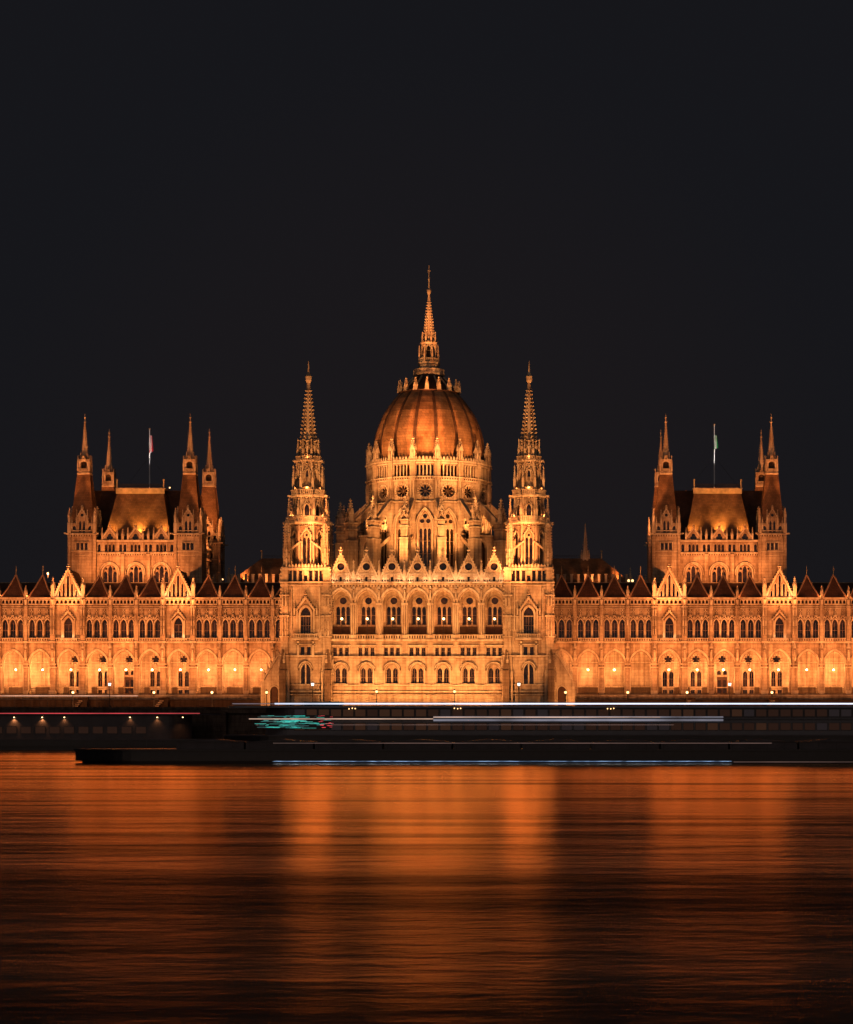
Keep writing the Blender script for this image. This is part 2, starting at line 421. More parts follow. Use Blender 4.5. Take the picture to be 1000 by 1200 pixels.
for x in [4.96*(i - 0.5) for i in range(-3, 5)]:                          # cross ribs of the loggia
    cb.box(x - 0.3, x + 0.3, FB + 0.9, BW, zat(708, 0), zE - 0.4, 'stone')
    for dx in (-0.34, 0, 0.34):                                           # clustered shafts on the piers
        cb.frus(x + dx, FB - 0.05 - (0.14 if dx == 0 else 0), zC + 0.1, zat(707, 0), 0.17, 0.17, 8, 0, 'stone_trim')
    cb.box(x - 0.62, x + 0.62, FB - 0.34, FB + 0.1, zat(709, 0), zat(706, 0), 'stone_trim')
    cb.box(x - 0.6, x + 0.6, FB - 0.36, FB + 0.1, zC + 0.1, zC + 0.9, 'stone_trim')
    cb.box(x - 0.32, x + 0.32, FB - 0.4, FB, zat(703, 0), zat(701, 0), 'stone_trim')   # statue on a bracket under a canopy
    cb.frus(x, FB - 0.25, zat(701, 0), zat(693, 0), 0.26, 0.16, 6, 0, 'stone_trim')
    cb.ball(x, FB - 0.25, zat(692, 0), 0.17, 'stone_trim', 6)
    cb.frus(x, FB - 0.3, zat(690, 0), zat(686, 0), 0.42, 0.1, 6, 0, 'stone_trim')
for x in BAYS:
    arch_band(cb, x, LGW, zat(706, 0), zat(706, 0), zat(690.2, 0), 0.36, FB - 0.22, FB, n=8)
    arch_band(cb, x, LGW - 0.5, zC + 0.1, zat(706, 0), zat(692, 0), 0.25, FB + 0.3, FB + 0.9, n=8)
    arch_band(cb, x, 2.6, zB + 0.15, zat(787, 0), zat(777.5, 0), 0.22, FB - 0.12, FB)
    arch_band(cb, x, 3.1, zat(783, 0), zat(785.5, 0), zat(776.8, 0), 0.16, FB - 0.34, FB)
    cb.box(x - 1.5, x + 1.5, FB - 0.25, FB, zB, zB + 0.16, 'stone_trim')
    cb.box(x - 1.95, x + 1.95, FB - 0.35, FB, zat(757.2, 0), zat(755.6, 0), 'stone_trim')
    cb.box(x - 1.8, x + 1.8, FB - 0.18, FB, zat(757.9, 0), zat(757.2, 0), 'stone_trim')
    cb.box(x - 1.9, x + 1.9, FB - 0.16, FB, zat(771, 0), zat(769.4, 0), 'stone_trim')
    for dx in (-1.74, -0.58, 0.58, 1.74):
        cb.box(x + dx - 0.11, x + dx + 0.11, FB - 0.12, FB, zat(769.4, 0), zat(758, 0), 'stone_trim')
for z, h, p in ((zA, 0.3, 0.4), (zB - 0.3, 0.28, 0.3), (zat(811.5, 0), 0.3, 0.45), (zat(815, 0), 0.2, 0.55), (zC - 0.35, 0.35, 0.55)):
    cb.box(-W2, W2, FB - p, FB, z, z + h, 'stone_trim')
cb.box(-W2, W2, FB - 0.3, FB, GROUND, zat(815, 0), 'stone')
for x in BAYS: balusters(cb, x - 1.95, x + 1.95, FB - 0.35, zC, zD - zC + 0.25, 0.5)
cb.box(-W2, W2, FB - 0.55, FB + 0.5, zE, zE + 0.35, 'stone_trim')
dentils(cb, -W2, W2, FB - 0.35, FB, zE - 0.35, zE, 0.6)
cb.box(-W2, W2, FB - 0.75, FB + 0.5, zE + 0.36, zE + 0.6, 'stone_trim')
# body and low roof behind the gables
cb.box(-W2, W2, FB + 4.95, 20, GROUND, zE - 0.2, 'stone'); cb.box(-W2, W2, FB + 1.0, FB + 4.95, GROUND, zC - 0.41, 'stone')
cb.add([(-W2, FB + 0.6, zE + 0.5), (W2, FB + 0.6, zE + 0.5), (W2, 16, zE + 1.6), (-W2, 16, zE + 1.6), (W2, 24, zE + 1.6), (-W2, 24, zE + 1.6)], [(0,1,2,3), (3,2,4,5)], 'slate')
block = place('central_block', cb, parl)

twin = tracery_mesh('twin_window', arch(0, 2.6, 0, zat(787,0)-zB-0.15, zat(777.5,0)-zB-0.15),
                    [arch(dx, 0.86, 0.12, zat(787,0)-zB-0.15, zat(782.5,0)-zB-0.15, 4) for dx in (-0.62, 0.62)], 'stone', 0.2,
                    bars=[(-1.1, 1.1, 1.15, 1.23), (-0.65, -0.59, 0, 3), (0.59, 0.65, 0, 3)])
for x in BAYS: place('twin_window', twin, block, (x, FB + 0.35, zB + 0.15))
rw = simple_window('rectangular_window', rect(-0.33, 0.33, 0, zat(759,0) - zat(769.4,0)), bars=[(-0.03, 0.03, 0, 1.7), (-0.33, 0.33, 1.0, 1.06)])
for x in BAYS:
    for dx in (-1.16, 0, 1.16): place('rectangular_window', rw, block, (x + dx, FB + 0.4, zat(769.4, 0)))
cw = simple_window('cellar_window', rect(-0.5, 0.5, 0, zat(819.6,0) - zat(825,0)), bars=[(-0.03, 0.03, 0, 0.9)])
for x in BAYS:
    for dx in (-0.9, 0.9): place('cellar_window', cw, block, (x + dx, FB + 0.35, zat(825, 0)))
z0 = zat(732, 3)
lm = tracery_mesh('loggia_window', arch(0, 3.0, 0, zat(707,3)-z0, zat(696.5,3)-z0),
                  [arch(dx, 0.72, 0.1, zat(713,3)-z0, zat(710,3)-z0, 4) for dx in (-0.98, 0, 0.98)] + [circ(0, zat(703.2,3)-z0, 0.68)], 'stone', 0.2,
                  bars=[(-1.4, 1.4, 1.9, 1.98)])
for x in BAYS: place('loggia_window', lm, block, (x, BW + 0.3, z0))

# seven gables over the loggia
zg = zE + 0.6
gm = MB()
apex, sh = zat(647.8, 0), zat(675.8, 0)
gm.panel([(-2.32, zg), (-2.32, sh), (0, apex), (2.32, sh), (2.32, zg)], [circ(0, zat(663.5, 0), 0.72), rect(-0.24, 0.24, zg + 0.05, zat(675.5, 0))], 0, 0.35, 'stone', None, 'glass')
gm.prism([(-2.32, zg), (-2.32, sh), (0, apex), (2.32, sh), (2.32, zg)], 0.4, 0.75, 'stone')
for s in (-1, 1):
    gm.prism([(s*2.42, sh - 0.1), (0, apex + 0.1), (0, apex - 0.3), (s*2.14, sh - 0.35), (s*2.14, zg), (s*2.42, zg)], -0.16, 0.45, 'stone_trim')
    crockets_along(gm, (s*2.46, sh), (0, apex + 0.15), -0.1, 0.4, 9, 0.27)
    for k in range(1, 4): gm.box(s*k*0.52 - 0.06, s*k*0.52 + 0.06, -0.1, 0, zg, zat(674, 0) + 0.2, 'stone_trim')
for k in range(18):
    a = 2*PI*k/18
    gm.cbox(0.86*math.cos(a), -0.04, 0.26, 0.16, zat(663.5,0) + 0.86*math.sin(a) - 0.14, zat(663.5,0) + 0.86*math.sin(a) + 0.14, 'stone_trim')
gm.box(-2.0, 2.0, -0.12, 0, zat(673.6, 0) + 0.15, zat(673, 0) + 0.25, 'stone_trim')
for k in range(4):
    for s in (-1, 1): gm.box(s*(0.52 + 0.42*k) - 0.11, s*(0.52 + 0.42*k) + 0.11, -0.02, 0.0, zg, zg + 0.42, 'glass')
finial(gm, 0, 0.2, apex, 1.35, 0.5)
gm = gm.mesh('gable')
for x in BAYS: place('gable', gm, block, (x, FB - 0.2, 0))
pm = MB(); pinnacle(pm, 0, 0, zg, zat(655, 0) - zg, 0.55); pm = pm.mesh('gable_pinnacle')
for i in range(-3, 5): place('gable_pinnacle', pm, block, (4.96*(i - 0.5), FB - 0.15, 0))

# ---------------------------------------------------------------- the two slender central towers (built once at the origin, copied)
TY, THW = 5.2, 4.55
def zt(py): return zat(py, TY)
def build_tower():
    base = empty('tower_origin', (0, 0, 0))
    tb = MB()
    z_mez, z_bal, z_gal, z_galt = zt(770.5), zt(749), zt(685), zt(666.5)
    def low(k):
        hs = [arch(0, 1.9, zt(802), zt(787), zt(778)), rect(-0.98, -0.24, zt(769), zt(759)), rect(0.24, 0.98, zt(769), zt(759)),
              arch(0, 1.95, zt(744), zt(722), zt(713))]
        tb.panel(rect(-THW + 0.3, THW - 0.3, GROUND, z_gal), hs, -THW, 0.45, 'stone', None)
        tb.sheet(hs[0], -THW + 0.45, 'glass'); tb.sheet(hs[1], -THW + 0.45, 'glass'); tb.sheet(hs[2], -THW + 0.45, 'glass'); tb.sheet(hs[3], -THW + 0.47, 'glass')
        arch_band(tb, 0, 1.9, zt(802), zt(787), zt(778), 0.22, -THW - 0.15, -THW)
        arch_band(tb, 0, 2.5, zt(783), zt(786), zt(776.5), 0.2, -THW - 0.36, -THW)
        arch_band(tb, 0, 1.95, zt(744), zt(722), zt(713), 0.4, -THW - 0.3, -THW)
        gable_hood(tb, 0, 3.9, zt(717), zt(700), -THW - 0.55, -THW, t=0.42, crock=6)
        tb.prism([(-1.7, zt(716)), (0, zt(703)), (1.7, zt(716)), (0, zt(712.5))], -THW - 0.1, -THW, 'stone_trim')
        for s in (-1, 1):
            tb.box(s*1.62 - 0.14, s*1.62 + 0.14, -THW - 0.4, -THW, zt(745), zt(717), 'stone_trim')
            pinnacle(tb, s*2.15, -THW - 0.2, zt(722), 2.6, 0.3)
            tb.box(s*1.45 - 0.22, s*1.45 + 0.22, -THW - 0.35, -THW, zt(771), zt(756), 'stone_trim')
            tb.ball(s*1.45, -THW - 0.4, zt(753), 0.26, 'stone_trim', 6)
            tb.box(s*2.75 - 0.1, s*2.75 + 0.1, -THW - 0.25, -THW, zt(740), zt(690), 'stone_trim')
        tb.box(-0.14, 0.14, -THW - 0.1, -THW + 0.3, zt(802), zt(778.5), 'stone_trim')
        tb.box(-1.9, 1.9, -THW - 0.35, -THW, zt(757), zt(755.5), 'stone_trim')
        tb.box(-2.6, 2.6, -THW - 0.8, -THW, zt(751), zt(749), 'stone_trim')
        balusters(tb, -2.4, 2.4, -THW - 0.62, zt(749), 0.85, 0.45)
        for z, h, p in ((z_mez, 0.3, 0.38), (zt(802) - 0.3, 0.28, 0.28), (zt(811.5), 0.3, 0.4), (zt(815), 0.2, 0.5), (zt(724), 0.16, 0.14), (zt(688), 0.2, 0.16)):
            tb.box(-THW + 0.8, THW - 0.8, -THW - p, -THW, z, z + h, 'stone_trim')
        # gallery with dark slots
        xs = [-3.0, -2.1, -1.0, 0, 1.0, 2.1, 3.0]
        slots = [rect(x - 0.33, x + 0.33, z_gal + 0.35, zt(676) if abs(x) < 1 else zt(670.5)) for x in xs]
        tb.panel(rect(-THW + 0.2, THW - 0.2, z_gal, z_galt), slots, -THW - 0.05, 0.5, 'stone', None, 'glass')
        for x in [-2.55, -1.55, -0.5, 0.5, 1.55, 2.55]:
            tb.box(x - 0.07, x + 0.07, -THW - 0.2, -THW, z_gal + 0.3, z_galt, 'stone_trim')
        tb.box(-THW, THW, -THW - 0.35, -THW, z_gal, z_gal + 0.3, 'stone_trim')
        tb.box(-THW, THW, -THW - 0.25, -THW + 0.2, z_galt - 0.5, z_galt - 0.2, 'stone_trim')
        cresting(tb, -THW + 0.5, THW - 0.5, -THW, z_galt - 0.2, 0.9, 0.62)
    around(tb, 4, THW, low)
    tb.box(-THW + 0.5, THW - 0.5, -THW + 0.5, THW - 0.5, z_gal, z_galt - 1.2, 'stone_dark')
    for sx in (-1, 1):                                                    # corner buttresses with set-offs and blind tracery
        for sy in (-1, 1):
            c = (sx*(THW - 0.45), sy*(THW - 0.45))
            tb.cbox(*c, 2.1, 2.1, GROUND, zt(790), 'stone'); tb.frus(*c, zt(790), zt(786), 1.485, 1.27, 4, PI/4, 'stone_trim')
            tb.cbox(*c, 1.75, 1.75, zt(790), zt(769), 'stone')
            tb.cbox(*c, 1.5, 1.5, zt(769), zt(724), 'stone'); tb.cbox(*c, 1.36, 1.36, zt(724), z_galt, 'stone')
            tb.cbox(sx*(THW - 0.2), sy*(THW + 0.25), 1.25, 1.9, GROUND, zt(786), 'stone_soot_shade'); tb.frus(sx*(THW - 0.2), sy*(THW + 0.35), zt(786), zt(762), 0.95, 0.15, 4, PI/4, 'stone_soot_shade')
            for z in (zt(770), zt(748), zt(724), zt(700), z_gal): tb.cbox(*c, 1.85, 1.85, z, z + 0.25, 'stone_trim')
            fx, fy = sx*(THW - 0.45), sy*(THW + 0.42)
            for z, h in ((zt(800), 3.4), (zt(783), 3.0)): 
                pinnacle(tb, fx, sy*(THW + 0.62), z, h, 0.42, 'stone_trim')
                pinnacle(tb, sx*(THW + 0.62), sy*(THW - 0.45), z, h, 0.42, 'stone_trim')
            for z, h in ((zt(748), 2.6), (zt(738), 3.0), (zt(712), 3.4)):
                for d in (-0.3, 0.3):
                    pinnacle(tb, fx + d, sy*(THW + 0.36), z, h, 0.24, 'stone_trim'); pinnacle(tb, sx*(THW + 0.36), sy*(THW - 0.45) + d, z, h, 0.24, 'stone_trim')
            for k in range(12):
                tb.cbox(sx*(THW + 0.2), sy*(THW + 0.2), 0.3, 0.3, zt(720) + k*0.75, zt(720) + k*0.75 + 0.3, 'stone_trim')
    # stage C: octagon with long tracery lights and corner turrets
    zc0, zc1 = zt(668), zt(615)
    ap = 3.35; rr = ap/math.cos(PI/8); sw = ap*math.tan(PI/8)
    tb.frus(0, 0, zc0, zc1, rr - 0.75, rr - 0.75, 8, PI/8, 'stone')
    def stc(k):
        ws = 0.75 if k % 2 == 0 else 0.55
        h = arch(0, ws*2, zt(663), zt(630), zt(623.5))
        tb.panel(rect(-sw, sw, zc0, zc1), [h], -ap, 0.3, 'stone')
        arch_band(tb, 0, ws*2, zt(663), zt(630), zt(623.5), 0.2, -ap - 0.22, -ap)
        if k % 2 == 0: gable_hood(tb, 0, 2.5, zt(631), zt(619), -ap - 0.35, -ap, t=0.2, crock=4)
        for s in (-1, 1): tb.frus(s*sw, -ap, zc0, zc1, 0.2, 0.2, 6, 0, 'stone_trim')
        tb.box(-sw, sw, -ap - 0.12, -ap, zt(619), zt(618), 'stone_trim')
        dentils(tb, -sw, sw, -ap - 0.3, -ap, zt(617), zt(615), 0.4)
    around(tb, 8, ap, stc)
    for sx in (-1, 1):
        for sy in (-1, 1):
            cx, cy = sx*3.72, sy*3.72
            tb.cbox(cx, cy, 1.25, 1.25, zc0 - 1, zt(650), 'stone'); tb.cbox(cx, cy, 1.05, 1.05, zt(650), zt(628), 'stone')
            pinnacle(tb, cx, cy, zt(628), 3.4, 0.85)
            for dx, dy in ((0.62, 0), (-0.62, 0), (0, 0.62), (0, -0.62)):
                pinnacle(tb, cx + dx, cy + dy, zt(655), 3.4, 0.36); pinnacle(tb, cx + dx*0.9, cy + dy*0.9, zt(664), 2.2, 0.4)
                for k in range(9): tb.cbox(cx + dx, cy + dy, 0.26, 0.26, zt(652) + 0.55*k + 1.4, zt(652) + 0.55*k + 1.65, 'stone_trim')
            # sloping struts from the turret to the window head
            for tx, ty in ((0.9*sx, sy*(ap + 0.2)), (sx*(ap + 0.2), 0.9*sy)):
                tb.bar((cx, cy, zt(649)), (tx*1.05, ty*1.02, zt(636)), 0.32, 'stone_trim')
    def ledge(z, r, h, garg):
        tb.frus(0, 0, z, z + h*0.5, r*0.93, r, 8, PI/8, 'stone_trim'); tb.frus(0, 0, z + h*0.5, z + h, r, r, 8, PI/8, 'stone_trim')
        for k in range(8):
            a = PI/8 + k*PI/4
            tb.bar((r*0.8*math.cos(a), r*0.8*math.sin(a), z + h*0.5), (garg*math.cos(a), garg*math.sin(a), z + h*0.8), 0.36, 'stone_trim', 0.26)
    def octa_bal(z, r, h, pitch):
        w = r*math.tan(PI/8)
        around(tb, 8, r, lambda k: balusters(tb, -w, w, -r, z, h, pitch, 0.2))
    ledge(zt(615.5), 4.35, 0.4, 5.15)
    octa_bal(zt(613), 3.95, zt(606.5) - zt(613), 0.42)
    # stage B
    def stage(z0, z1, ap, ww, zw0, zs, za, pr, pz, ph, pw):
        rr = ap/math.cos(PI/8); sw = ap*math.tan(PI/8)
        tb.frus(0, 0, z0, z1, rr - 0.4, rr - 0.4, 8, PI/8, 'stone')
        def f(k):
            tb.panel(rect(-sw, sw, z0, z1), [arch(0, ww, zw0, zs, za, 4)], -ap, 0.35, 'stone', None, 'glass')
            arch_band(tb, 0, ww, zw0, zs, za, 0.16, -ap - 0.2, -ap, n=4)
            gable_hood(tb, 0, ww + 1.0, zs, za + 1.0, -ap - 0.28, -ap, t=0.16, crock=3)
            dentils(tb, -sw, sw, -ap - 0.25, -ap, z1 - 0.4, z1, 0.36)
        around(tb, 8, ap, f)
        for k in range(8):
            a = PI/8 + k*PI/4; c, s = math.cos(a), math.sin(a)
            pinnacle(tb, pr*c, pr*s, pz, ph, pw)
            tb.bar((pr*c, pr*s, pz + ph*0.4), (rr*0.95*c, rr*0.95*s, pz + ph*0.62), 0.2, 'stone_trim')
            tb.frus(rr*c, rr*s, z0, z1, 0.2, 0.2, 6, 0, 'stone_trim')
            tb.frus((rr+0.18)*c, (rr+0.18)*s, z0 + (z1-z0)*0.3, z0 + (z1-z0)*0.62, 0.24, 0.17, 6, 0, 'stone_trim')
            tb.ball((rr+0.18)*c, (rr+0.18)*s, z0 + (z1-z0)*0.66, 0.18, 'stone_trim', 6)
    stage(zt(613), zt(583.5), 2.75, 0.95, zt(606), zt(598), zt(592), 3.95, zt(612), 4.7, 0.52)
    ledge(zt(583.8), 3.55, 0.36, 4.25)
    octa_bal(zt(581.5), 3.2, zt(575) - zt(581.5), 0.4)
    stage(zt(581), zt(542), 2.12, 0.6, zt(573), zt(556), zt(552), 3.05, zt(576), 5.1, 0.45)
    tb.lathe(0, 0, [(2.3, zt(578)), (2.75, zt(572)), (2.5, zt(567)), (2.1, zt(560))], 16, 'stone')
    ledge(zt(542.5), 2.62, 0.34, 3.15)
    octa_bal(zt(540), 2.35, 0.75, 0.36)
    tw = place('central_tower', tb, base)
    # spire
    sp = MB()
    sp.frus(0, 0, zt(540), zt(521), 1.75, 1.75, 8, PI/8, 'stone_trim')
    for k in range(8):
        a = PI/8 + k*PI/4
        pinnacle(sp, 2.15*math.cos(a), 2.15*math.sin(a), zt(540), 4.3, 0.42)
        a += PI/8
        sp.bar((1.9*math.cos(a), 1.9*math.sin(a), zt(540)), (1.9*math.cos(a), 1.9*math.sin(a), zt(524)), 0.34, 'stone_trim')
    def gab(k):
        gable_hood(sp, 0, 1.3, zt(529), zt(519), -1.98, -1.72, t=0.16, crock=3)
        sp.box(-0.25, 0.25, -1.72, -1.6, zt(538), zt(528), 'glass')
    around(sp, 8, 1.8, gab)
    crocketed_cone(sp, 0, 0, zt(524), zt(456), 1.45, 0.36, 15, 0.5)
    sp.lathe(0, 0, [(0.5, zt(456)), (0.34, zt(452)), (0.3, zt(449)), (0.55, zt(446)), (0.62, zt(441)), (0.42, zt(439)), (0.2, zt(436)), (0.13, zt(431)), (0.09, zt(426)), (0.02, zt(422.5))], 10, 'stone_trim')
    place('spire', sp, tw)
    # big window on three sides, octagon lights
    zz = zt(744)
    big = simple_window('arched_window', arch(0, 1.95, 0, zt(722) - zz, zt(713) - zz),
                        bars=[(-0.05, 0.05, 0, 3.6), (-0.97, 0.97, 1.55, 1.66), (-0.97, 0.97, 3.55, 3.66), (-0.52, -0.46, 0, 3.6), (0.46, 0.52, 0, 3.6)])
    for k in (0, 1, 3):
        a = k*PI/2; d = THW - 0.44
        place('arched_window', big, tw, (d*math.sin(a), -d*math.cos(a), zz), a)
    zz = zt(663)
    lanc = {}
    for ws in (0.75, 0.55):
        lanc[ws] = tracery_mesh('octagon_window', arch(0, ws*2, 0, zt(630)-zz, zt(623.5)-zz),
            [arch(s*ws*0.5, ws*0.72, 0.1, zt(634)-zz, zt(631)-zz, 4) for s in (-1, 1)] + [circ(0, zt(628.4)-zz, ws*0.36)], 'stone', 0.2)
    for k in range(8):
        a = k*PI/4; d = ap - 0.3
        place('octagon_window', lanc[0.75 if k % 2 == 0 else 0.55], tw, (d*math.sin(a), -d*math.cos(a), zz), a)
    return base, tw
tw_base, tw0 = build_tower()
tw0.parent = parl; tw0.matrix_basis = WORLD[parl.name].inverted() @ Matrix.Translation((-21.6, TY, 0))
tw1 = copy_tree(tw0, parl); tw1.matrix_basis = WORLD[parl.name].inverted() @ Matrix.Translation((21.6, TY, 0))
bpy.data.objects.remove(tw_base)

# raking wall with a small door beside each tower
for s in (-1, 1):
    m = MB()
    x0, x1, x2 = 26.0, 27.4, 29.9
    pts = [(x0, GROUND), (x0, zat(762, 3)), (x1, zat(770, 3)), (x2, zat(797, 3)), (x2, GROUND)]
    door = arch(28.0, 1.6, GROUND + 0.2, zat(810, 3), zat(804.5, 3))
    m.panel([(s*x, z) for x, z in pts], [[(s*x, z) for x, z in door]], 3.0, 0.5, 'stone', None, 'timber')
    m.prism([(s*x, z) for x, z in pts], 3.55, 5.0, 'stone')
    m.prism([(s*x1, zat(770, 3) + 0.35), (s*(x2 + 0.2), zat(797, 3) + 0.35), (s*(x2 + 0.2), zat(797, 3) - 0.1), (s*x1, zat(770, 3) - 0.1)], 2.8, 5.1, 'stone_trim')
    m.prism([(s*x0, zat(762, 3) + 0.3), (s*x1, zat(770, 3) + 0.3), (s*x1, zat(770, 3) - 0.1), (s*x0, zat(762, 3) - 0.1)], 2.8, 5.1, 'stone_trim')
    m.prism([(s*x2, GROUND), (s*x2, zat(797, 3)), (s*(x2 + 0.7), zat(800, 3)), (s*(x2 + 0.7), GROUND)], 2.9, 5.0, 'stone')
    for k in range(5):
        f = k/4; x = x1 + (x2 - x1)*f; z = zat(770, 3) + (zat(797, 3) - zat(770, 3))*f
        pinnacle(m, s*x, 3.0, z + 0.1, 2.0, 0.36)
    arch_band(m, s*28.0, 1.6, GROUND + 0.2, zat(810, 3), zat(804.5, 3), 0.22, 2.85, 3.0)
    place('buttress_wall', m, parl)

# ---------------------------------------------------------------- drum
DY = 36.0
def zd(py): return zat(py, 24)
dm = MB(); dm.T = Matrix.Translation((0, DY, 0))
AP = 12.4; SW = AP*math.tan(PI/16); RV = AP/math.cos(PI/16)
zr0, zr1 = 32.0, zd(537)
zw0, zws, zwa = zd(664), zd(617), zd(598)
dm.frus(0, 0, zr0, zr1, RV - 1.0, RV - 1.0, 16, PI/16, 'stone')
def facet(k):
    win = arch(0, 2.75, zw0, zws, zwa)
    rose = circ(0, zd(575), 1.3, 16)
    slots = [rect(x - 0.21, x + 0.21, zd(557.5), zd(545)) for x in (-1.5, -0.75, 0, 0.75, 1.5)]
    dm.panel(rect(-SW, SW, zr0, zr1), [win, rose] + slots, -AP, 0.4, 'stone')
    for q in slots: dm.sheet(q, -AP + 0.4, 'glass')
    arch_band(dm, 0, 2.75, zw0, zws, zwa, 0.3, -AP - 0.2, -AP)
    arch_band(dm, 0, 3.5, zws - 1.5, zws, zwa + 0.35, 0.22, -AP - 0.38, -AP)
    for j in range(20):
        a = 2*PI*j/20
        dm.cbox(1.46*math.cos(a), -AP - 0.07, 0.34, 0.2, zd(575) + 1.46*math.sin(a) - 0.17, zd(575) + 1.46*math.sin(a) + 0.17, 'stone_trim')
    dm.box(-SW, SW, -AP - 0.35, -AP, zd(588.5), zd(587), 'stone_trim')
    dm.box(-SW, SW, -AP - 0.3, -AP, zd(563), zd(561.5), 'stone_trim'); dentils(dm, -SW, SW, -AP - 0.25, -AP, zd(561.5), zd(559.5), 0.55)
    dm.box(-SW, SW, -AP - 0.5, -AP, zd(559.5), zd(558.2), 'stone_trim')
    for x in (-1.9, -1.12, -0.37, 0.37, 1.12, 1.9): dm.box(x - 0.11, x + 0.11, -AP - 0.2, -AP, zd(558), zd(544), 'stone_trim')
    dm.box(-SW, SW, -AP - 0.35, -AP, zd(543.5), zd(541.5), 'stone_trim')
    dm.box(-SW, SW, -AP - 0.42, -AP + 0.3, zd(541), zd(538.5), 'stone_trim')
    cresting(dm, -SW + 0.3, SW - 0.3, -AP - 0.2, zd(538.5), 0.75, 0.72, 0.3)
around(dm, 16, AP, facet)
for k in range(16):
    T = dm.T; dm.T = T @ Matrix.Rotation((k + 0.5)*2*PI/16, 4, 'Z')
    dm.box(-0.62, 0.62, -RV - 0.62, -RV + 0.4, zr0, zd(588), 'stone')
    dm.box(-0.55, 0.55, -RV - 0.5, -RV + 0.4, zd(588), zd(537.5), 'stone')
    for z in (zd(588), zd(560), zd(541)): dm.box(-0.75, 0.75, -RV - 0.75, -RV + 0.4, z, z + 0.28, 'stone_trim')
    for d in (-0.3, 0.3): dm.box(d - 0.1, d + 0.1, -RV - 0.66, -RV, zd(583), zd(563), 'stone_trim')
    dm.T = T
dm.lathe(0, 0, [(RV - 0.6, zd(537.2)), (RV - 2.0, zd(536.5)), (8, zd(536))], 32, 'slate')
drum = place('drum', dm, parl)
zz = zw0
lights = [arch(dx, 0.66, 0.1, zd(622)-zz, zd(619)-zz, 4) for dx in (-0.86, 0, 0.86)] + [circ(-0.62, zd(610.5)-zz, 0.46), circ(0.62, zd(610.5)-zz, 0.46), circ(0, zd(604.5)-zz, 0.46)]
tall = tracery_mesh('tall_window', arch(0, 2.75, 0, zws-zz, zwa-zz), lights, 'stone', 0.22, bars=[(-1.3, 1.3, 2.6*k, 2.6*k + 0.08) for k in (1, 2)])
petals = [[(p[0], p[1]) for p in circ(0.82*math.cos(2*PI*j/8), 0.82*math.sin(2*PI*j/8), 0.28, 8)] for j in range(8)] + [circ(0, 0, 0.40, 10)]
def roundel():
    mb = MB(); mb.panel(circ(0, 0, 1.3, 16), [foil(0, 0, 1.22, 8, 6)], 0, 0.2, 'stone', 'stone_trim'); mb.sheet(foil(0, 0, 1.22, 8, 6), 0.2, 'glass')
    for j in range(4):
        a = PI*j/4 + PI/8
        mb.bar((-1.1*math.cos(a), 0.12, -1.1*math.sin(a)), (1.1*math.cos(a), 0.12, 1.1*math.sin(a)), 0.07, 'leading')
    return mb.mesh('rose_window')
rose_me = roundel()
for k in range(16):
    a = k*PI/8; d = AP - 0.4
    place('tall_window', tall, drum, (d*math.sin(a), DY - d*math.cos(a), zw0), a)
    place('rose_window', rose_me, drum, (d*math.sin(a), DY - d*math.cos(a), zd(575)), a)
pm = MB(); pinnacle(pm, 0, 0, 0, zd(511.5) - zd(538), 0.95, shaft=0.42)
for d in ((0.5,0),(-0.5,0),(0,0.5),(0,-0.5)): pinnacle(pm, d[0], d[1], 0, 2.6, 0.3)
pm = pm.mesh('drum_pinnacle')
for k in range(16):
    a = (k + 0.5)*PI/8; d = RV - 0.05
    place('drum_pinnacle', pm, drum, (d*math.sin(a), DY - d*math.cos(a), zd(538)), a)
# flying buttresses
fb = MB(); RO = 18.4
zpt = zat(609, 19)
fb.box(-0.72, 0.72, -RO - 1.0, -RO + 1.0, zr0, zpt, 'stone')
fb.box(-0.9, 0.9, -RO - 1.25, -RO + 1.1, zr0, zat(632, 19), 'stone')
for z in (zat(632, 19), zat(618, 19), zpt - 0.3): fb.box(-0.98, 0.98, -RO - 1.3, -RO + 1.15, z, z + 0.26, 'stone_trim')
gable_hood(fb, 0, 1.9, zpt - 0.3, zpt + 1.5, -RO - 1.15, -RO - 0.9, t=0.2, crock=3)
pinnacle(fb, 0, -RO - 0.2, zpt, zat(580, 19) - zpt, 1.0, shaft=0.35)
for d in (-0.6, 0.6): pinnacle(fb, d, -RO - 0.8, zpt - 0.2, 2.4, 0.34)
fb.sidex([(-RO + 0.9, zpt + 0.4), (-RV + 0.0, zat(583, 23)), (-RV + 0.0, zat(590, 23)), (-RO + 3.2, zat(606, 21)), (-RO + 0.9, zat(615, 19))], -0.3, 0.3, 'stone')
fb.sidex([(-RO + 0.9, zpt + 0.8), (-RV, zat(580.8, 23)), (-RV, zat(583, 23)), (-RO + 0.9, zpt + 0.35)], -0.42, 0.42, 'stone_trim')
fb.sidex([(-RO + 0.9, zat(640, 19)), (-RV, zat(624, 23)), (-RV, zat(629, 23)), (-RO + 0.9, zat(645, 19))], -0.25, 0.25, 'stone')
fb = fb.mesh('flying_buttress')
for k in range(16): place('flying_buttress', fb, drum, (0, DY, 0), (k + 0.5)*PI/8)
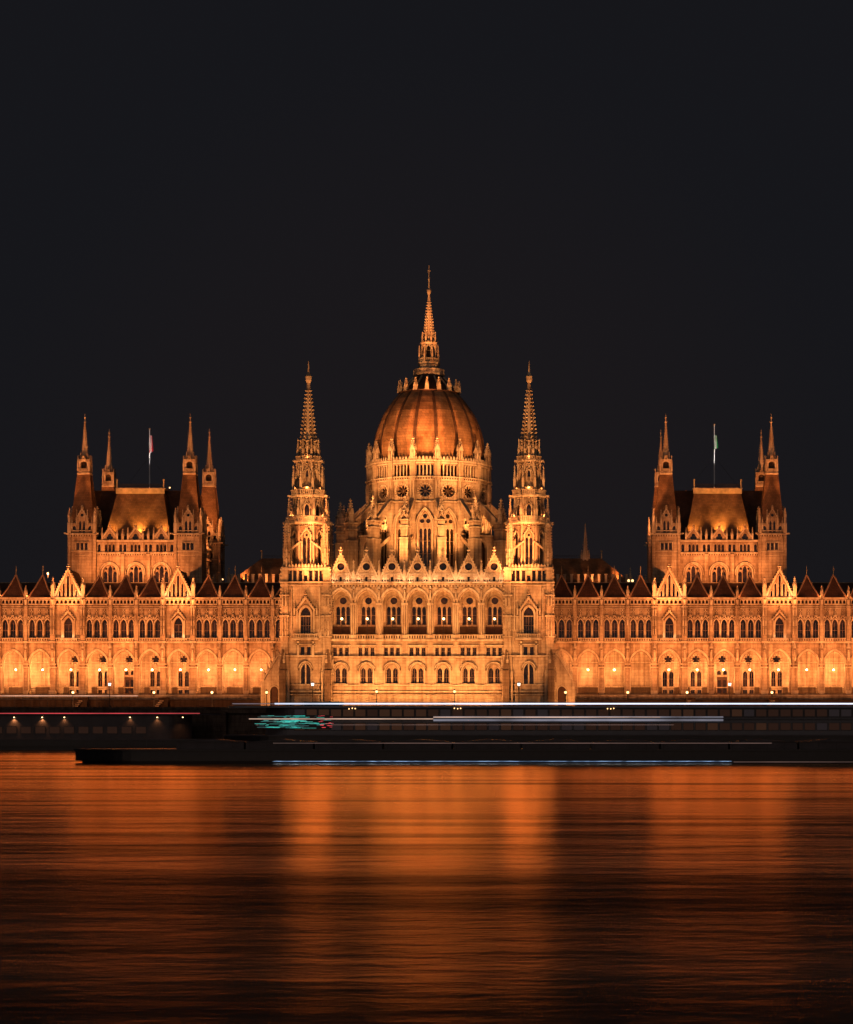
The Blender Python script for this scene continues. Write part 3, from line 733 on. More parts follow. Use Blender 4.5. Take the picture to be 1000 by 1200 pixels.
# ambulatory wall between the outer piers, except where the front hall meets the drum
am = MB(); am.T = Matrix.Translation((0, DY, 0)); RA = 16.4; wA = RA*math.tan(PI/16)
amb_k = [k for k in range(16) if k not in (0, 1, 15)]
for k in amb_k:
    T = am.T; am.T = T @ Matrix.Rotation(k*PI/8, 4, 'Z')
    h = arch(0, 2.5, zr0 + 1.4, zat(643, 24), zat(633, 24))
    am.panel(rect(-wA, wA, zr0, zat(628, 24)), [h], -RA, 0.5, 'stone')
    arch_band(am, 0, 2.5, zr0 + 1.4, zat(643, 24), zat(633, 24), 0.3, -RA - 0.2, -RA)
    am.box(-wA, wA, -RA - 0.4, -RA + 0.3, zat(628.5, 24), zat(626.5, 24), 'stone_trim')
    am.add([(-wA, -RA + 0.2, zat(627, 24)), (wA, -RA + 0.2, zat(627, 24)), (SW, -AP + 0.2, zat(622, 24)), (-SW, -AP + 0.2, zat(622, 24))], [(0,1,2,3)], 'slate')
    am.T = T
amb = place('ambulatory_wall', am, drum)
zz = zr0 + 1.4
me = simple_window('ambulatory_window', arch(0, 2.5, 0, zat(643,24)-zz, zat(633,24)-zz), bars=[(-0.45, -0.38, 0, zat(640,24)-zz), (0.38, 0.45, 0, zat(640,24)-zz), (-1.2, 1.2, 3.0, 3.08)])
for k in amb_k:
    if k in (2, 3, 4, 5, 11, 12, 13, 14):
        a = k*PI/8; d = RA - 0.5
        place('ambulatory_window', me, drum, (d*math.sin(a), DY - d*math.cos(a), zz), a)

# ---------------------------------------------------------------- dome
def z6(py): return zat(py, 36)
do = MB(); do.T = Matrix.Translation((0, DY, 0))
prof = [(11.45, zd(540)), (11.45, z6(528)), (11.25, z6(517)), (10.85, z6(507)), (10.2, z6(497)), (9.4, z6(487)), (8.4, z6(478)), (7.35, z6(470)), (6.25, z6(463)), (5.7, z6(460.5))]
fine = []
for i in range(len(prof) - 1):
    for f in (0, 0.5): fine.append(tuple(prof[i][j] + (prof[i+1][j] - prof[i][j])*f for j in (0, 1)))
fine.append(prof[-1])
n = 96; v, f = [], []
for r, z in fine:
    for i in range(n):
        a = 2*PI*i/n; u = (i % 6)/6.0
        q = r*(1 + 0.022*math.sin(PI*u))                   # each segment swells a little between its ribs
        a2 = -PI/2 + PI/16 + a
        v.append((q*math.cos(a2), q*math.sin(a2), z))
for k in range(len(fine) - 1):
    for i in range(n): f.append((k*n + i, k*n + (i+1) % n, (k+1)*n + (i+1) % n, (k+1)*n + i))
do.add(v, f, 'dome_skin')
dome = place('dome', do, parl)
rb = MB()
for k in range(len(fine) - 1):
    (r0, q0), (r1, q1) = fine[k], fine[k+1]
    w0, w1 = 0.16 + 0.022*r0, 0.16 + 0.022*r1
    vv = []
    for r, z, w in ((r0, q0, w0), (r1, q1, w1)):
        vv += [(-w, -r + 0.1, z), (-w*0.75, -r - 0.17, z), (w*0.75, -r - 0.17, z), (w, -r + 0.1, z)]
    rb.add(vv, [(0,1,5,4), (1,2,6,5), (2,3,7,6)], 'dome_rib')
rb = rb.mesh('rib')
for k in range(16): place('rib', rb, dome, (0, DY, 0), (k + 0.5)*PI/8)
uc = MB()
uc.T = Matrix.Translation((0, DY, 0))
uc.lathe(0, 0, [(6.3, z6(463.5)), (6.45, z6(461)), (6.1, z6(460)), (4.6, z6(452)), (3.5, z6(446)), (3.1, z6(441))], 32, 'slate')
uc.lathe(0, 0, [(3.0, z6(442)), (3.35, z6(440)), (3.35, z6(438.8)), (2.3, z6(438.8)), (2.05, z6(433)), (2.1, z6(430)), (2.35, z6(427.5)), (2.4, z6(425.5)), (1.9, z6(425))], 16, 'stone_trim', PI/16)
for k in range(16):
    a = k*PI/8
    uc.bar((6.2*math.cos(a), 6.2*math.sin(a), z6(458)), (3.3*math.cos(a), 3.3*math.sin(a), z6(443)), 0.24, 'stone_trim')
around(uc, 16, 3.2, lambda k: balusters(uc, -0.62, 0.62, -3.15, z6(438.8), 0.9, 0.32, 0.14))
cap = place('upper_gallery', uc, dome)
pm = MB(); pinnacle(pm, 0, 0, 0, z6(446) - z6(461.5), 0.62, shaft=0.3); pm.frus(0, 0, 0, 1.1, 0.62, 0.4, 4, PI/4, 'stone_trim'); pm = pm.mesh('crown_pinnacle')
for k in range(16):
    a = k*PI/8; place('crown_pinnacle', pm, dome, (6.3*math.sin(a), DY - 6.3*math.cos(a), z6(461.5)), a)
ln = MB(); ln.T = Matrix.Translation((0, DY, 0))
around(ln, 8, 2.1, lambda k: balusters(ln, -0.85, 0.85, -2.1, z6(425.5), 0.85, 0.3, 0.14))
for k in range(8):
    a = PI/8 + k*PI/4; c, s = math.cos(a), math.sin(a)
    ln.frus(1.55*c, 1.55*s, z6(425.5), z6(405), 0.2, 0.18, 6, 0, 'stone_trim')
    pinnacle(ln, 2.12*c, 2.12*s, z6(425.5), z6(405) - z6(425.5), 0.34)
    ln.bar((2.1*c, 2.1*s, z6(415)), (1.5*c, 1.5*s, z6(410)), 0.15, 'stone_trim')
    pinnacle(ln, 1.45*c, 1.45*s, z6(402), z6(389) - z6(402), 0.3)
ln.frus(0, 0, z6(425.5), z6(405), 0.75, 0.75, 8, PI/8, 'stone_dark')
def lo(k):
    ln.panel(rect(-0.62, 0.62, z6(412), z6(404)), [arch(0, 0.8, z6(412) + 0.01, z6(410), z6(406))], -1.45, 0.2, 'stone_trim')
    gable_hood(ln, 0, 1.2, z6(408), z6(401.5), -1.62, -1.42, t=0.14, crock=2)
around(ln, 8, 1.45, lo)
ln.frus(0, 0, z6(404.5), z6(402), 1.75, 1.85, 8, PI/8, 'stone_trim'); ln.frus(0, 0, z6(402), z6(395), 1.2, 1.15, 8, PI/8, 'stone_trim')
crocketed_cone(ln, 0, 0, z6(396), z6(353), 0.98, 0.26, 13, 0.36)
ln.lathe(0, 0, [(0.32, z6(353)), (0.24, z6(349)), (0.2, z6(345)), (0.42, z6(342.5)), (0.44, z6(340)), (0.16, z6(338)), (0.12, z6(330)), (0.22, z6(327)), (0.1, z6(324)), (0.05, z6(311))], 8, 'stone_trim')
ln.box(-0.32, 0.32, -0.05, 0.05, z6(318), z6(317), 'stone_trim')
place('lantern_spire', ln, dome)

# ---------------------------------------------------------------- wings
WY, AY = 20.0, 26.0
EDGES = [25.2, 30.6, 36.0, 41.3, 46.7, 52.8, 58.2, 63.5, 69.0, 75.1, 80.6, 86.0, 91.4, 96.8, 102.2, 107.6]
KIND = 'nnnnGrdrGnnnnnn'
def zw(py): return zat(py, WY)
def za_(py): return zat(py, AY)
TERR, zStr, zWin, zCor = zw(815), zw(752), zw(748.3), zw(701)
def mirror(poly, s): return [(s*x, z) for x, z in poly]
lan_me = simple_window('lancet_window', arch(0, 1.06, 0, zw(731)-zWin, zw(725.8)-zWin), bars=[(-0.03, 0.03, 0, 3.2), (-0.53, 0.53, 1.6, 1.66)])
gab_me = simple_window('arched_window', arch(0, 1.7, 0, zw(732)-zWin, zw(723.6)-zWin),
                       bars=[(-0.04, 0.04, 0, 2.8), (-0.85, 0.85, 1.3, 1.4), (-0.85, 0.85, 2.75, 2.85), (-0.45, -0.4, 0, 1.3), (0.4, 0.45, 0, 1.3)])
z0 = za_(804.5)
low_me = simple_window('arcade_window', arch(0, 0.85, 0, za_(790)-z0, za_(786.5)-z0, 4), bars=[(-0.03, 0.03, 0, 2.9), (-0.42, 0.42, 1.5, 1.56)])
rnd_me = MB(); rnd_me.panel(circ(0, 0, 0.8, 15), [foil(0, 0, 0.78, 5, 8)], 0, 0.16, 'stone_wing', 'stone_trim', 'glass'); rnd_me = rnd_me.mesh('round_window')
sq_me = simple_window('plinth_window', rect(-0.42, 0.42, 0, 0.95), bars=[(-0.03, 0.03, 0, 0.95)])
gx0, gapex = zCor, zw(667.5)
gble = MB()
gl = [rect(0, 0, 0, 0)]
lc = [(0, 0.52, zw(674)), (-0.86, 0.46, zw(683.5)), (0.86, 0.46, zw(683.5)), (-1.66, 0.42, zw(692)), (1.66, 0.42, zw(692))]
gpoly = [(-2.75, zCor + 0.1), (-2.75, zCor + 0.5), (0, gapex), (2.75, zCor + 0.5), (2.75, zCor + 0.1)]
gble.panel(gpoly, [arch(x, w, zCor + 0.3, zt_ - 0.5, zt_, 4) for x, w, zt_ in lc], -0.25, 0.35, 'stone_wing', None, 'glass')
gble.prism(gpoly, 0.12, 0.5, 'stone_wing')
for x, w, zt_ in lc: arch_band(gble, x, w, zCor + 0.3, zt_ - 0.5, zt_, 0.13, -0.42, -0.25, n=4)
for s in (-1, 1):
    gble.prism([(s*2.95, zCor + 0.4), (0, gapex + 0.25), (0, gapex - 0.3), (s*2.5, zCor + 0.4)], -0.45, 0.45, 'stone_trim')
    crockets_along(gble, (s*2.95, zCor + 0.5), (0, gapex + 0.3), -0.4, 0.3, 11, 0.26)
finial(gble, 0, -0.1, gapex + 0.1, 1.1, 0.5)
gble.prism([(-2.7, zCor + 0.3), (0, gapex - 0.05), (2.7, zCor + 0.3)], 0.5, 9.0, 'slate')
gble = gble.mesh('gable')
pyr = MB()
def add_pyr(mb):
    b = 2.38
    q = [(b, zCor + 0.2), (b*0.53, zCor + 0.2 + (zw(673.5) - zCor - 0.2)*0.45), (0.06, zw(673))]
    for (r0, q0), (r1, q1) in zip(q, q[1:]):
        mb.frus(0, b + 0.3, q0, q1, r0*1.414, r1*1.414, 4, PI/4, 'slate_red', caps=False)
    for sx in (-1, 1):
        for k in range(2):
            mb.bar((sx*q[k][0], b + 0.3 - q[k][0], q[k][1]), (sx*q[k+1][0], b + 0.3 - q[k+1][0], q[k+1][1]), 0.24, 'hip_lit')
    mb.ball(0, b + 0.3, zw(674), 0.2, 'gilt', 6); mb.frus(0, b + 0.3, zw(674), zw(662), 0.1, 0.03, 5, 0, 'gilt'); mb.ball(0, b + 0.3, zw(667), 0.16, 'gilt', 6)
add_pyr(pyr); pyr = pyr.mesh('pyramid_roof')
wpin = MB(); pinnacle(wpin, 0, 0, zCor, zw(688) - zCor + 0.4, 0.5); wpin = wpin.mesh('wing_pinnacle')
gpin = MB(); pinnacle(gpin, 0, 0, zCor, zw(676) - zCor, 0.72, shaft=0.5); gpin = gpin.mesh('gable_pinnacle')
LANTERN_SPOTS, PLACES = [], []
for s in (-1, 1):
    wm = MB()
    e0, e1 = EDGES[0], EDGES[-1]
    uh, ah, bh = [], [], []
    for i, kd in enumerate(KIND):
        a, b = EDGES[i], EDGES[i+1]; cx = (a + b)/2
        if kd == 'G': uh.append(arch(cx, 1.7, zWin, zw(732), zw(723.6)))
        else: uh += [arch(cx + d, 1.06, zWin, zw(731), zw(725.8)) for d in (-1.57, 0, 1.57)]
        ah.append(arch(cx, 4.25, TERR + 0.35, zw(779), zw(762.5), 8))
        if kd != 'n':
            bh.append(circ(cx, za_(773), 0.8, 15))
            if kd == 'd':
                bh += [arch(cx + d, 0.8, za_(791), za_(788.5), za_(786), 4) for d in (-0.62, 0.62)] + [rect(cx - 1.05, cx + 1.05, TERR + 0.35, za_(793.5))]
            else:
                bh += [arch(cx + d, 0.85, za_(804.5), za_(790), za_(786.5), 4) for d in (-0.65, 0.65)] + [rect(cx + d - 0.42, cx + d + 0.42, za_(814), za_(814) + 0.95) for d in (-0.65, 0.65)]
    wm.panel(mirror(rect(e0, e1, zStr, zCor), s), [mirror(q, s) for q in uh], WY, 0.5, 'stone_wing')
    wm.panel(mirror(rect(e0, e1, TERR, zStr), s), [mirror(q, s) for q in ah], WY, 1.0, 'stone_wing')
    wm.panel(mirror(rect(e0, e1, TERR, zStr), s), [mirror(q, s) for q in bh], AY, 0.4, 'stone_wing')
    X = lambda u, v: (min(s*u, s*v), max(s*u, s*v))
    wm.box(*X(e0, e1), WY + 1.0, AY, zw(760), zw(759), 'stone_wing')                  # arcade vault
    wm.box(*X(e0, e1), WY - 0.6, AY + 0.2, TERR + 0.1, TERR + 0.3, 'stone_wing')      # arcade floor
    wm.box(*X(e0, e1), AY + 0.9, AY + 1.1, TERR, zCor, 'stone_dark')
    wm.box(*X(e1 - 0.5, e1), WY + 0.05, AY + 10, TERR, zCor, 'stone_wing')
    for i, kd in enumerate(KIND):
        a, b = EDGES[i], EDGES[i+1]; cx = s*(a + b)/2
        arch_band(wm, cx, 4.25, TERR + 0.35 if False else zw(779), zw(779), zw(762.5), 0.34, WY - 0.2, WY, n=8)
        arch_band(wm, cx, 4.05, TERR + 0.35, zw(779), zw(763.2), 0.1, WY + 0.45, WY + 0.95, 'stone_wing', 8)
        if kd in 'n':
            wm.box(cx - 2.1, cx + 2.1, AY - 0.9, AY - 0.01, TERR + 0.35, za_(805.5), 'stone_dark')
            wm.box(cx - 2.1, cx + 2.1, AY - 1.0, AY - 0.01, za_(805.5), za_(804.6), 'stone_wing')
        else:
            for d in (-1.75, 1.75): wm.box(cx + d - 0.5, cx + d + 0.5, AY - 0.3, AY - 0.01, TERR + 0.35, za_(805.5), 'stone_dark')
            arch_band(wm, cx, 2.4, za_(804), za_(788), za_(784.5), 0.14, AY - 0.12, AY, 'stone_trim', 4)
            for j in range(12):
                t = 2*PI*j/12
                wm.cbox(cx + 0.98*math.cos(t), AY - 0.06, 0.3, 0.14, za_(773) + 0.98*math.sin(t) - 0.15, za_(773) + 0.98*math.sin(t) + 0.15, 'stone_trim')
        for z in (za_(777), za_(806)): wm.box(cx - 2.6, cx + 2.6, AY - 0.14, AY - 0.005, z, z + 0.14, 'stone_trim')
        if kd == 'G':
            arch_band(wm, cx, 1.7, zWin, zw(732), zw(723.6), 0.34, WY - 0.25, WY)
            gable_hood(wm, cx, 3.3, zw(727), zw(715), WY - 0.5, WY, t=0.3, crock=5)
            for d in (-1.25, 1.25): wm.box(cx + d - 0.12, cx + d + 0.12, WY - 0.3, WY, zWin, zw(727), 'stone_trim')
            wm.box(cx - 1.6, cx + 1.6, WY - 0.5, WY, zWin - 0.35, zWin, 'stone_trim')
            wm.prism([(cx - 1.9, zw(716)), (cx, zw(707.5)), (cx + 1.9, zw(716)), (cx + 1.9, zw(709)), (cx - 1.9, zw(709))], WY - 0.05, WY + 0.01, 'stone_dark') if False else None
        else:
            for d in (-1.57, 0, 1.57):
                arch_band(wm, cx + d, 1.06, zw(731), zw(731), zw(725.8), 0.2, WY - 0.2, WY, n=5)
                gable_hood(wm, cx + d, 1.5, zw(726.5), zw(720.5), WY - 0.34, WY, t=0.2, crock=2)
                wm.box(cx + d - 0.09, cx + d + 0.09, WY - 0.3, WY, zw(720), zw(714), 'stone_trim')
                wm.box(cx + d - 0.27, cx + d + 0.27, WY - 0.3, WY, zw(717.5), zw(716.5), 'stone_trim')
            for d in (-2.2, -0.785, 0.785, 2.2):
                wm.frus(cx + d, WY - 0.08, zWin, zw(731.5), 0.14, 0.14, 6, 0, 'stone_trim')
                wm.box(cx + d - 0.2, cx + d + 0.2, WY - 0.3, WY, zw(732), zw(730.8), 'stone_trim')
                wm.box(cx + d - 0.16, cx + d + 0.16, WY - 0.34, WY, zw(726), zw(722.5), 'stone_trim')
        w2 = (b - a)/2 - 0.5
        balusters(wm, cx - w2, cx + w2, WY - 0.45, zStr + 0.05, zWin - zStr + 0.05, 0.5, 0.25)
        wm.box(cx - w2, cx + w2, WY - 0.65, WY, zStr - 0.3, zStr, 'stone_trim')
        # arched corbel frieze under the cornice
        k = 6; pw = 2*w2/k
        fh = [arch(cx - w2 + pw*(j + 0.5), pw*0.62, zw(707.5), zw(705.2), zw(703.4), 3) for j in range(k)]
        wm.panel(rect(cx - w2, cx + w2, zw(708), zw(702.5)), fh, WY - 0.42, 0.36, 'stone_trim', None, 'stone_dark')
        wm.box(cx - w2, cx + w2, WY - 0.5, WY, zw(709), zw(708), 'stone_trim')
        wm.box(cx - w2 - 0.4, cx + w2 + 0.4, WY - 0.62, WY + 0.6, zw(702.3), zCor + 0.12, 'stone_trim')
        wm.box(cx - w2, cx + w2, WY - 0.12, WY, zw(711.5), zw(710.7), 'stone_trim')
        if kd != 'G': wm.box(cx - w2, cx + w2, WY - 0.15, WY, zw(713.6), zw(712.9), 'stone_trim')
        LANTERN_SPOTS.append((s, i, cx, s*EDGES[i], kd))
    for i, ex in enumerate(EDGES):
        x = s*ex
        big = i > 0 and i < len(KIND) and 'G' in (KIND[i-1], KIND[i])
        w, p = (1.0, 0.75) if big else (0.72, 0.45)
        wm.box(x - w/2, x + w/2, WY - p, WY + 0.2, TERR, zCor + 0.05, 'stone_wing')
        wm.box(x - w*0.7, x + w*0.7, WY - p - 0.2, WY + 0.2, TERR + 0.1, TERR + 1.0, 'stone_trim')
        wm.box(x - w*0.8, x + w*0.8, WY - p - 0.25, WY + 0.2, zw(783), zw(781.5), 'stone_trim')
        wm.box(x - w*0.75, x + w*0.75, WY - p - 0.2, WY + 0.2, zw(779), zw(777.8), 'stone_trim')
        for d in (-0.42, 0.42): wm.frus(x + d*1.0, WY - 0.1, TERR + 0.5, zw(782), 0.24, 0.22, 8, 0, 'stone_trim')
        # bracket, statue and canopy on the pier, then blind pinnacles
        wm.frus(x, WY - p - 0.12, zw(775), zw(771), 0.1, 0.42, 6, 0, 'stone_trim')
        wm.frus(x, WY - p - 0.12, zw(771), zw(763.5), 0.30, 0.2, 6, 0, 'stone_trim'); wm.ball(x, WY - p - 0.12, zw(762.3), 0.2, 'stone_trim', 6)
        wm.frus(x, WY - p - 0.1, zw(760), zw(757.5), 0.5, 0.42, 6, 0, 'stone_trim'); wm.frus(x, WY - p - 0.1, zw(757.5), zw(752), 0.36, 0.05, 6, 0, 'stone_trim')
        wm.box(x - w*0.65, x + w*0.65, WY - p - 0.16, WY, zStr - 0.3, zStr + 0.1, 'stone_trim')
        for zz, hh in (((744), 2.2), ((734), 2.2), ((722), 2.4)) if big else ((733, 2.0),):
            for d in ((-0.24, 0.24) if big else (0,)): pinnacle(wm, x + d, WY - p - 0.1, zw(zz), hh, 0.27)
        wm.box(x - w*0.62, x + w*0.62, WY - p - 0.2, WY, zw(712), zw(711), 'stone_trim')
        wm.frus(x, WY - p, zw(709), zw(703), 0.1, 0.36, 6, 0, 'stone_trim')
    wing = place('wing', wm, parl)
    for i, kd in enumerate(KIND):
        a, b = EDGES[i], EDGES[i+1]; cx = s*(a + b)/2
        if kd == 'G':
            place('arched_window', gab_me, wing, (cx, WY + 0.5, zWin)); place('gable', gble, wing, (cx, WY, 0))
        else:
            for d in (-1.57, 0, 1.57): place('lancet_window', lan_me, wing, (cx + d, WY + 0.5, zWin))
            place('pyramid_roof', pyr, wing, (cx, WY, 0))
        if kd != 'n':
            place('round_window', rnd_me, wing, (cx, AY + 0.2, za_(773)))
            if kd == 'd':
                dr = MB()
                dr.box(-1.05, 1.05, 0, 0.1, 0, za_(793.5) - TERR - 0.35, 'timber')
                for dx in (-0.52, 0.52):
                    for zz, hh in ((0.25, 0.85), (1.35, 1.5)): dr.box(dx - 0.32, dx + 0.32, -0.04, -0.002, zz, zz + hh, 'glass')
                dr.box(-0.05, 0.05, -0.08, -0.001, 0, za_(793.5) - TERR - 0.35, 'timber')
                place('door', dr, wing, (cx, AY + 0.3, TERR + 0.35))
                fl = simple_window('fanlight', arch(0, 0.8, 0, za_(788.5)-za_(791), za_(786)-za_(791), 4))
                for d in (-0.62, 0.62): place('fanlight', fl, wing, (cx + d, AY + 0.35, za_(791)))
            else:
                for d in (-0.65, 0.65):
                    place('arcade_window', low_me, wing, (cx + d, AY + 0.35, za_(804.5))); place('plinth_window', sq_me, wing, (cx + d, AY + 0.35, za_(814)))
    for i, ex in enumerate(EDGES):
        big = 0 < i < len(KIND) and 'G' in (KIND[i-1], KIND[i])
        place('gable_pinnacle' if big else 'wing_pinnacle', gpin if big else wpin, wing, (s*ex, WY - 0.25, 0))
    rf = MB()
    rf.box(*X(e0, e1 - 0.5), WY + 0.6, WY + 5.0, zCor - 0.3, zCor + 0.1, 'slate')
    rf.sidex([(WY + 4.6, zCor), (WY + 9, zat(683, 28)), (44, zat(683, 28)), (44, zCor - 2)], s*e0, s*e1, 'slate')
    rf.box(*X(e0, e1), WY + 8.9, WY + 9.2, zat(683, 28), zat(682.2, 28), 'stone_wing')
    place('wing_roof', rf, wing)
    # terrace before the arcade
    tm = MB()
    tm.box(*X(24.5, e1), 15.5, WY + 0.8, GROUND, TERR, 'stone_wing')
    tm.box(*X(24.5, e1), 15.3, 15.9, TERR - 0.25, TERR + 0.08, 'stone_trim')
    tm.box(*X(31, e1), 8.0, 15.4, GROUND, zat(820.5, 8), 'stone_dark')
    tm.box(*X(31, e1), 7.8, 8.3, zat(820.5, 8), zat(819.6, 8), 'quay_stone')
    place('terrace', tm, parl)

# ---------------------------------------------------------------- pavilions behind the wings, with four corner towers each
PY = 30.0
def zp(py): return zat(py, PY)
def zq(py): return zat(py, 33)
def build_corner_tower():
    t = MB(); hw = 2.62
    zb, z1, z2 = 24.0, zq(647), zq(628)
    def side(k):
        sl = [rect(x - 0.3, x + 0.3, zq(645.5), zq(637.5)) for x in (-0.85, 0, 0.85)]
        t.panel(rect(-hw, hw, zb, z2), sl, -hw, 0.4, 'stone_wing', None, 'glass')
        t.box(-hw - 0.12, hw + 0.12, -hw - 0.15, -hw, z1 - 0.15, z1 + 0.1, 'stone_trim')
        t.box(-1.5, 1.5, -hw - 0.1, -hw, zq(652.5), zq(651.6), 'stone_trim')
        for x in (-1.28, -0.42, 0.42, 1.28): t.box(x - 0.09, x + 0.09, -hw - 0.12, -hw, zq(646), zq(637), 'stone_trim')
        t.box(-1.5, 1.5, -hw - 0.2, -hw, zq(636.8), zq(636), 'stone_trim')
        t.box(-hw - 0.3, hw + 0.3, -hw - 0.35, -hw + 0.3, z2, z2 + 0.3, 'stone_trim')
        dentils(t, -hw, hw, -hw - 0.25, -hw, z2 - 0.35, z2, 0.5)
        # parapet stage: pierced arches, twin light and a little gable
        op = [arch(x, 0.8, z2 + 0.7, zq(621), zq(617.5), 4) for x in (-1.65, 1.65)] + [arch(x, 0.5, z2 + 0.5, zq(615), zq(611.5), 4) for x in (-0.4, 0.4)]
        t.panel([(-hw + 0.2, z2 + 0.3), (-hw + 0.2, zq(614)), (-1.05, zq(614)), (-1.05, zq(607)), (0, zq(597.5)), (1.05, zq(607)), (1.05, zq(614)), (hw - 0.2, zq(614)), (hw - 0.2, z2 + 0.3)],
                op + [circ(0, zq(605), 0.34, 8)], -hw, 0.35, 'stone_wing', None, 'glass')
        gable_hood(t, 0, 2.2, zq(607.5), zq(596.8), -hw - 0.15, -hw + 0.2, t=0.2, crock=4)
        t.box(-hw, hw, -hw - 0.15, -hw, zq(623.6), zq(622.8), 'stone_trim')
        for x in (-1.1, 1.1): pinnacle(t, x, -hw, zq(617), zq(598) - zq(617), 0.34)
        for x in (-2.1, -1.2, 1.2, 2.1): t.ball(x, -hw, zq(612.6), 0.2, 'stone_trim', 6)
        t.bar((hw, -hw, z2 + 0.15), (hw + 0.9, -hw - 0.9, z2 + 0.25), 0.35, 'stone_trim', 0.25)
    around(t, 4, hw, side)
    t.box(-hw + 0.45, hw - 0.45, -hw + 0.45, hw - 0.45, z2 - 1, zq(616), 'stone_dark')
    for sx in (-1, 1):
        for sy in (-1, 1):
            t.cbox(sx*hw, sy*hw, 0.7, 0.7, z2 + 0.2, zq(614), 'stone_trim'); pinnacle(t, sx*hw, sy*hw, zq(616), zq(596) - zq(616), 0.5)
            pinnacle(t, sx*(hw - 0.55), sy*(hw + 0.1), zq(622), 2.7, 0.28); pinnacle(t, sx*(hw + 0.1), sy*(hw - 0.55), zq(622), 2.7, 0.28)
            t.cbox(sx*hw, sy*hw, 0.6, 0.6, zb, z2, 'stone_wing')
    base = empty('origin', (0, 0, 0))
    tw = place('corner_tower', t, base)
    r = MB()
    r.frus(0, 0, zq(616), zq(596), 2.25*1.414, 1.95*1.414, 4, PI/4, 'slate_brown'); r.frus(0, 0, zq(596), zq(556.5), 1.95*1.414, 1.22*1.414, 4, PI/4, 'slate_brown')
    for a in range(4):
        c, q = math.cos(PI/4 + a*PI/2), math.sin(PI/4 + a*PI/2)
        r.bar((2.25*1.414*c, 2.25*1.414*q, zq(616)), (1.95*1.414*c, 1.95*1.414*q, zq(596)), 0.2, 'slate_brown'); r.bar((1.95*1.414*c, 1.95*1.414*q, zq(596)), (1.22*1.414*c, 1.22*1.414*q, zq(556.5)), 0.18, 'slate_brown')
    place('tower_roof', r, tw)
    s = MB()
    s.frus(0, 0, zq(556.8), zq(555.4), 1.3*1.414, 1.4*1.414, 4, PI/4, 'stone_trim'); s.frus(0, 0, zq(555.4), zq(553.6), 1.28*1.414, 1.28*1.414, 4, PI/4, 'stone_trim')
    def bel(k):
        s.panel(rect(-1.12, 1.12, zq(553), zq(540)), [arch(0, 1.35, zq(550), zq(545), zq(541.3), 4)], -1.12, 0.25, 'stone_trim')
        balusters(s, -1.15, 1.15, -1.2, zq(553), 0.55, 0.3, 0.12)
        gable_hood(s, 0, 1.7, zq(541.5), zq(535.5), -1.3, -1.1, t=0.15, crock=2)
    around(s, 4, 1.12, bel)
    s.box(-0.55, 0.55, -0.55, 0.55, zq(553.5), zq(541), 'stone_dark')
    for a in range(4):
        c, q = math.cos(PI/4 + a*PI/2), math.sin(PI/4 + a*PI/2)
        pinnacle(s, 1.2*1.414*c, 1.2*1.414*q, zq(553), 3.3, 0.24); pinnacle(s, 0.68*1.414*c, 0.68*1.414*q, zq(540), 1.9, 0.22)
    s.frus(0, 0, zq(540.5), zq(539), 1.2*1.414, 1.2*1.414, 4, PI/4, 'stone_trim'); s.frus(0, 0, zq(539), zq(536), 0.95, 0.75, 8, PI/8, 'stone_trim')
    crocketed_cone(s, 0, 0, zq(538), zq(496), 0.72, 0.13, 13, 0.17, 8)
    s.lathe(0, 0, [(0.13, zq(496)), (0.3, zq(494.5)), (0.12, zq(493)), (0.08, zq(490.5)), (0.22, zq(489)), (0.06, zq(487.8)), (0.03, zq(484.5))], 8, 'stone_trim')
    place('spire', s, tw)
    return base, tw
ct_base, ct0 = build_corner_tower()
first = True
tall_p = None
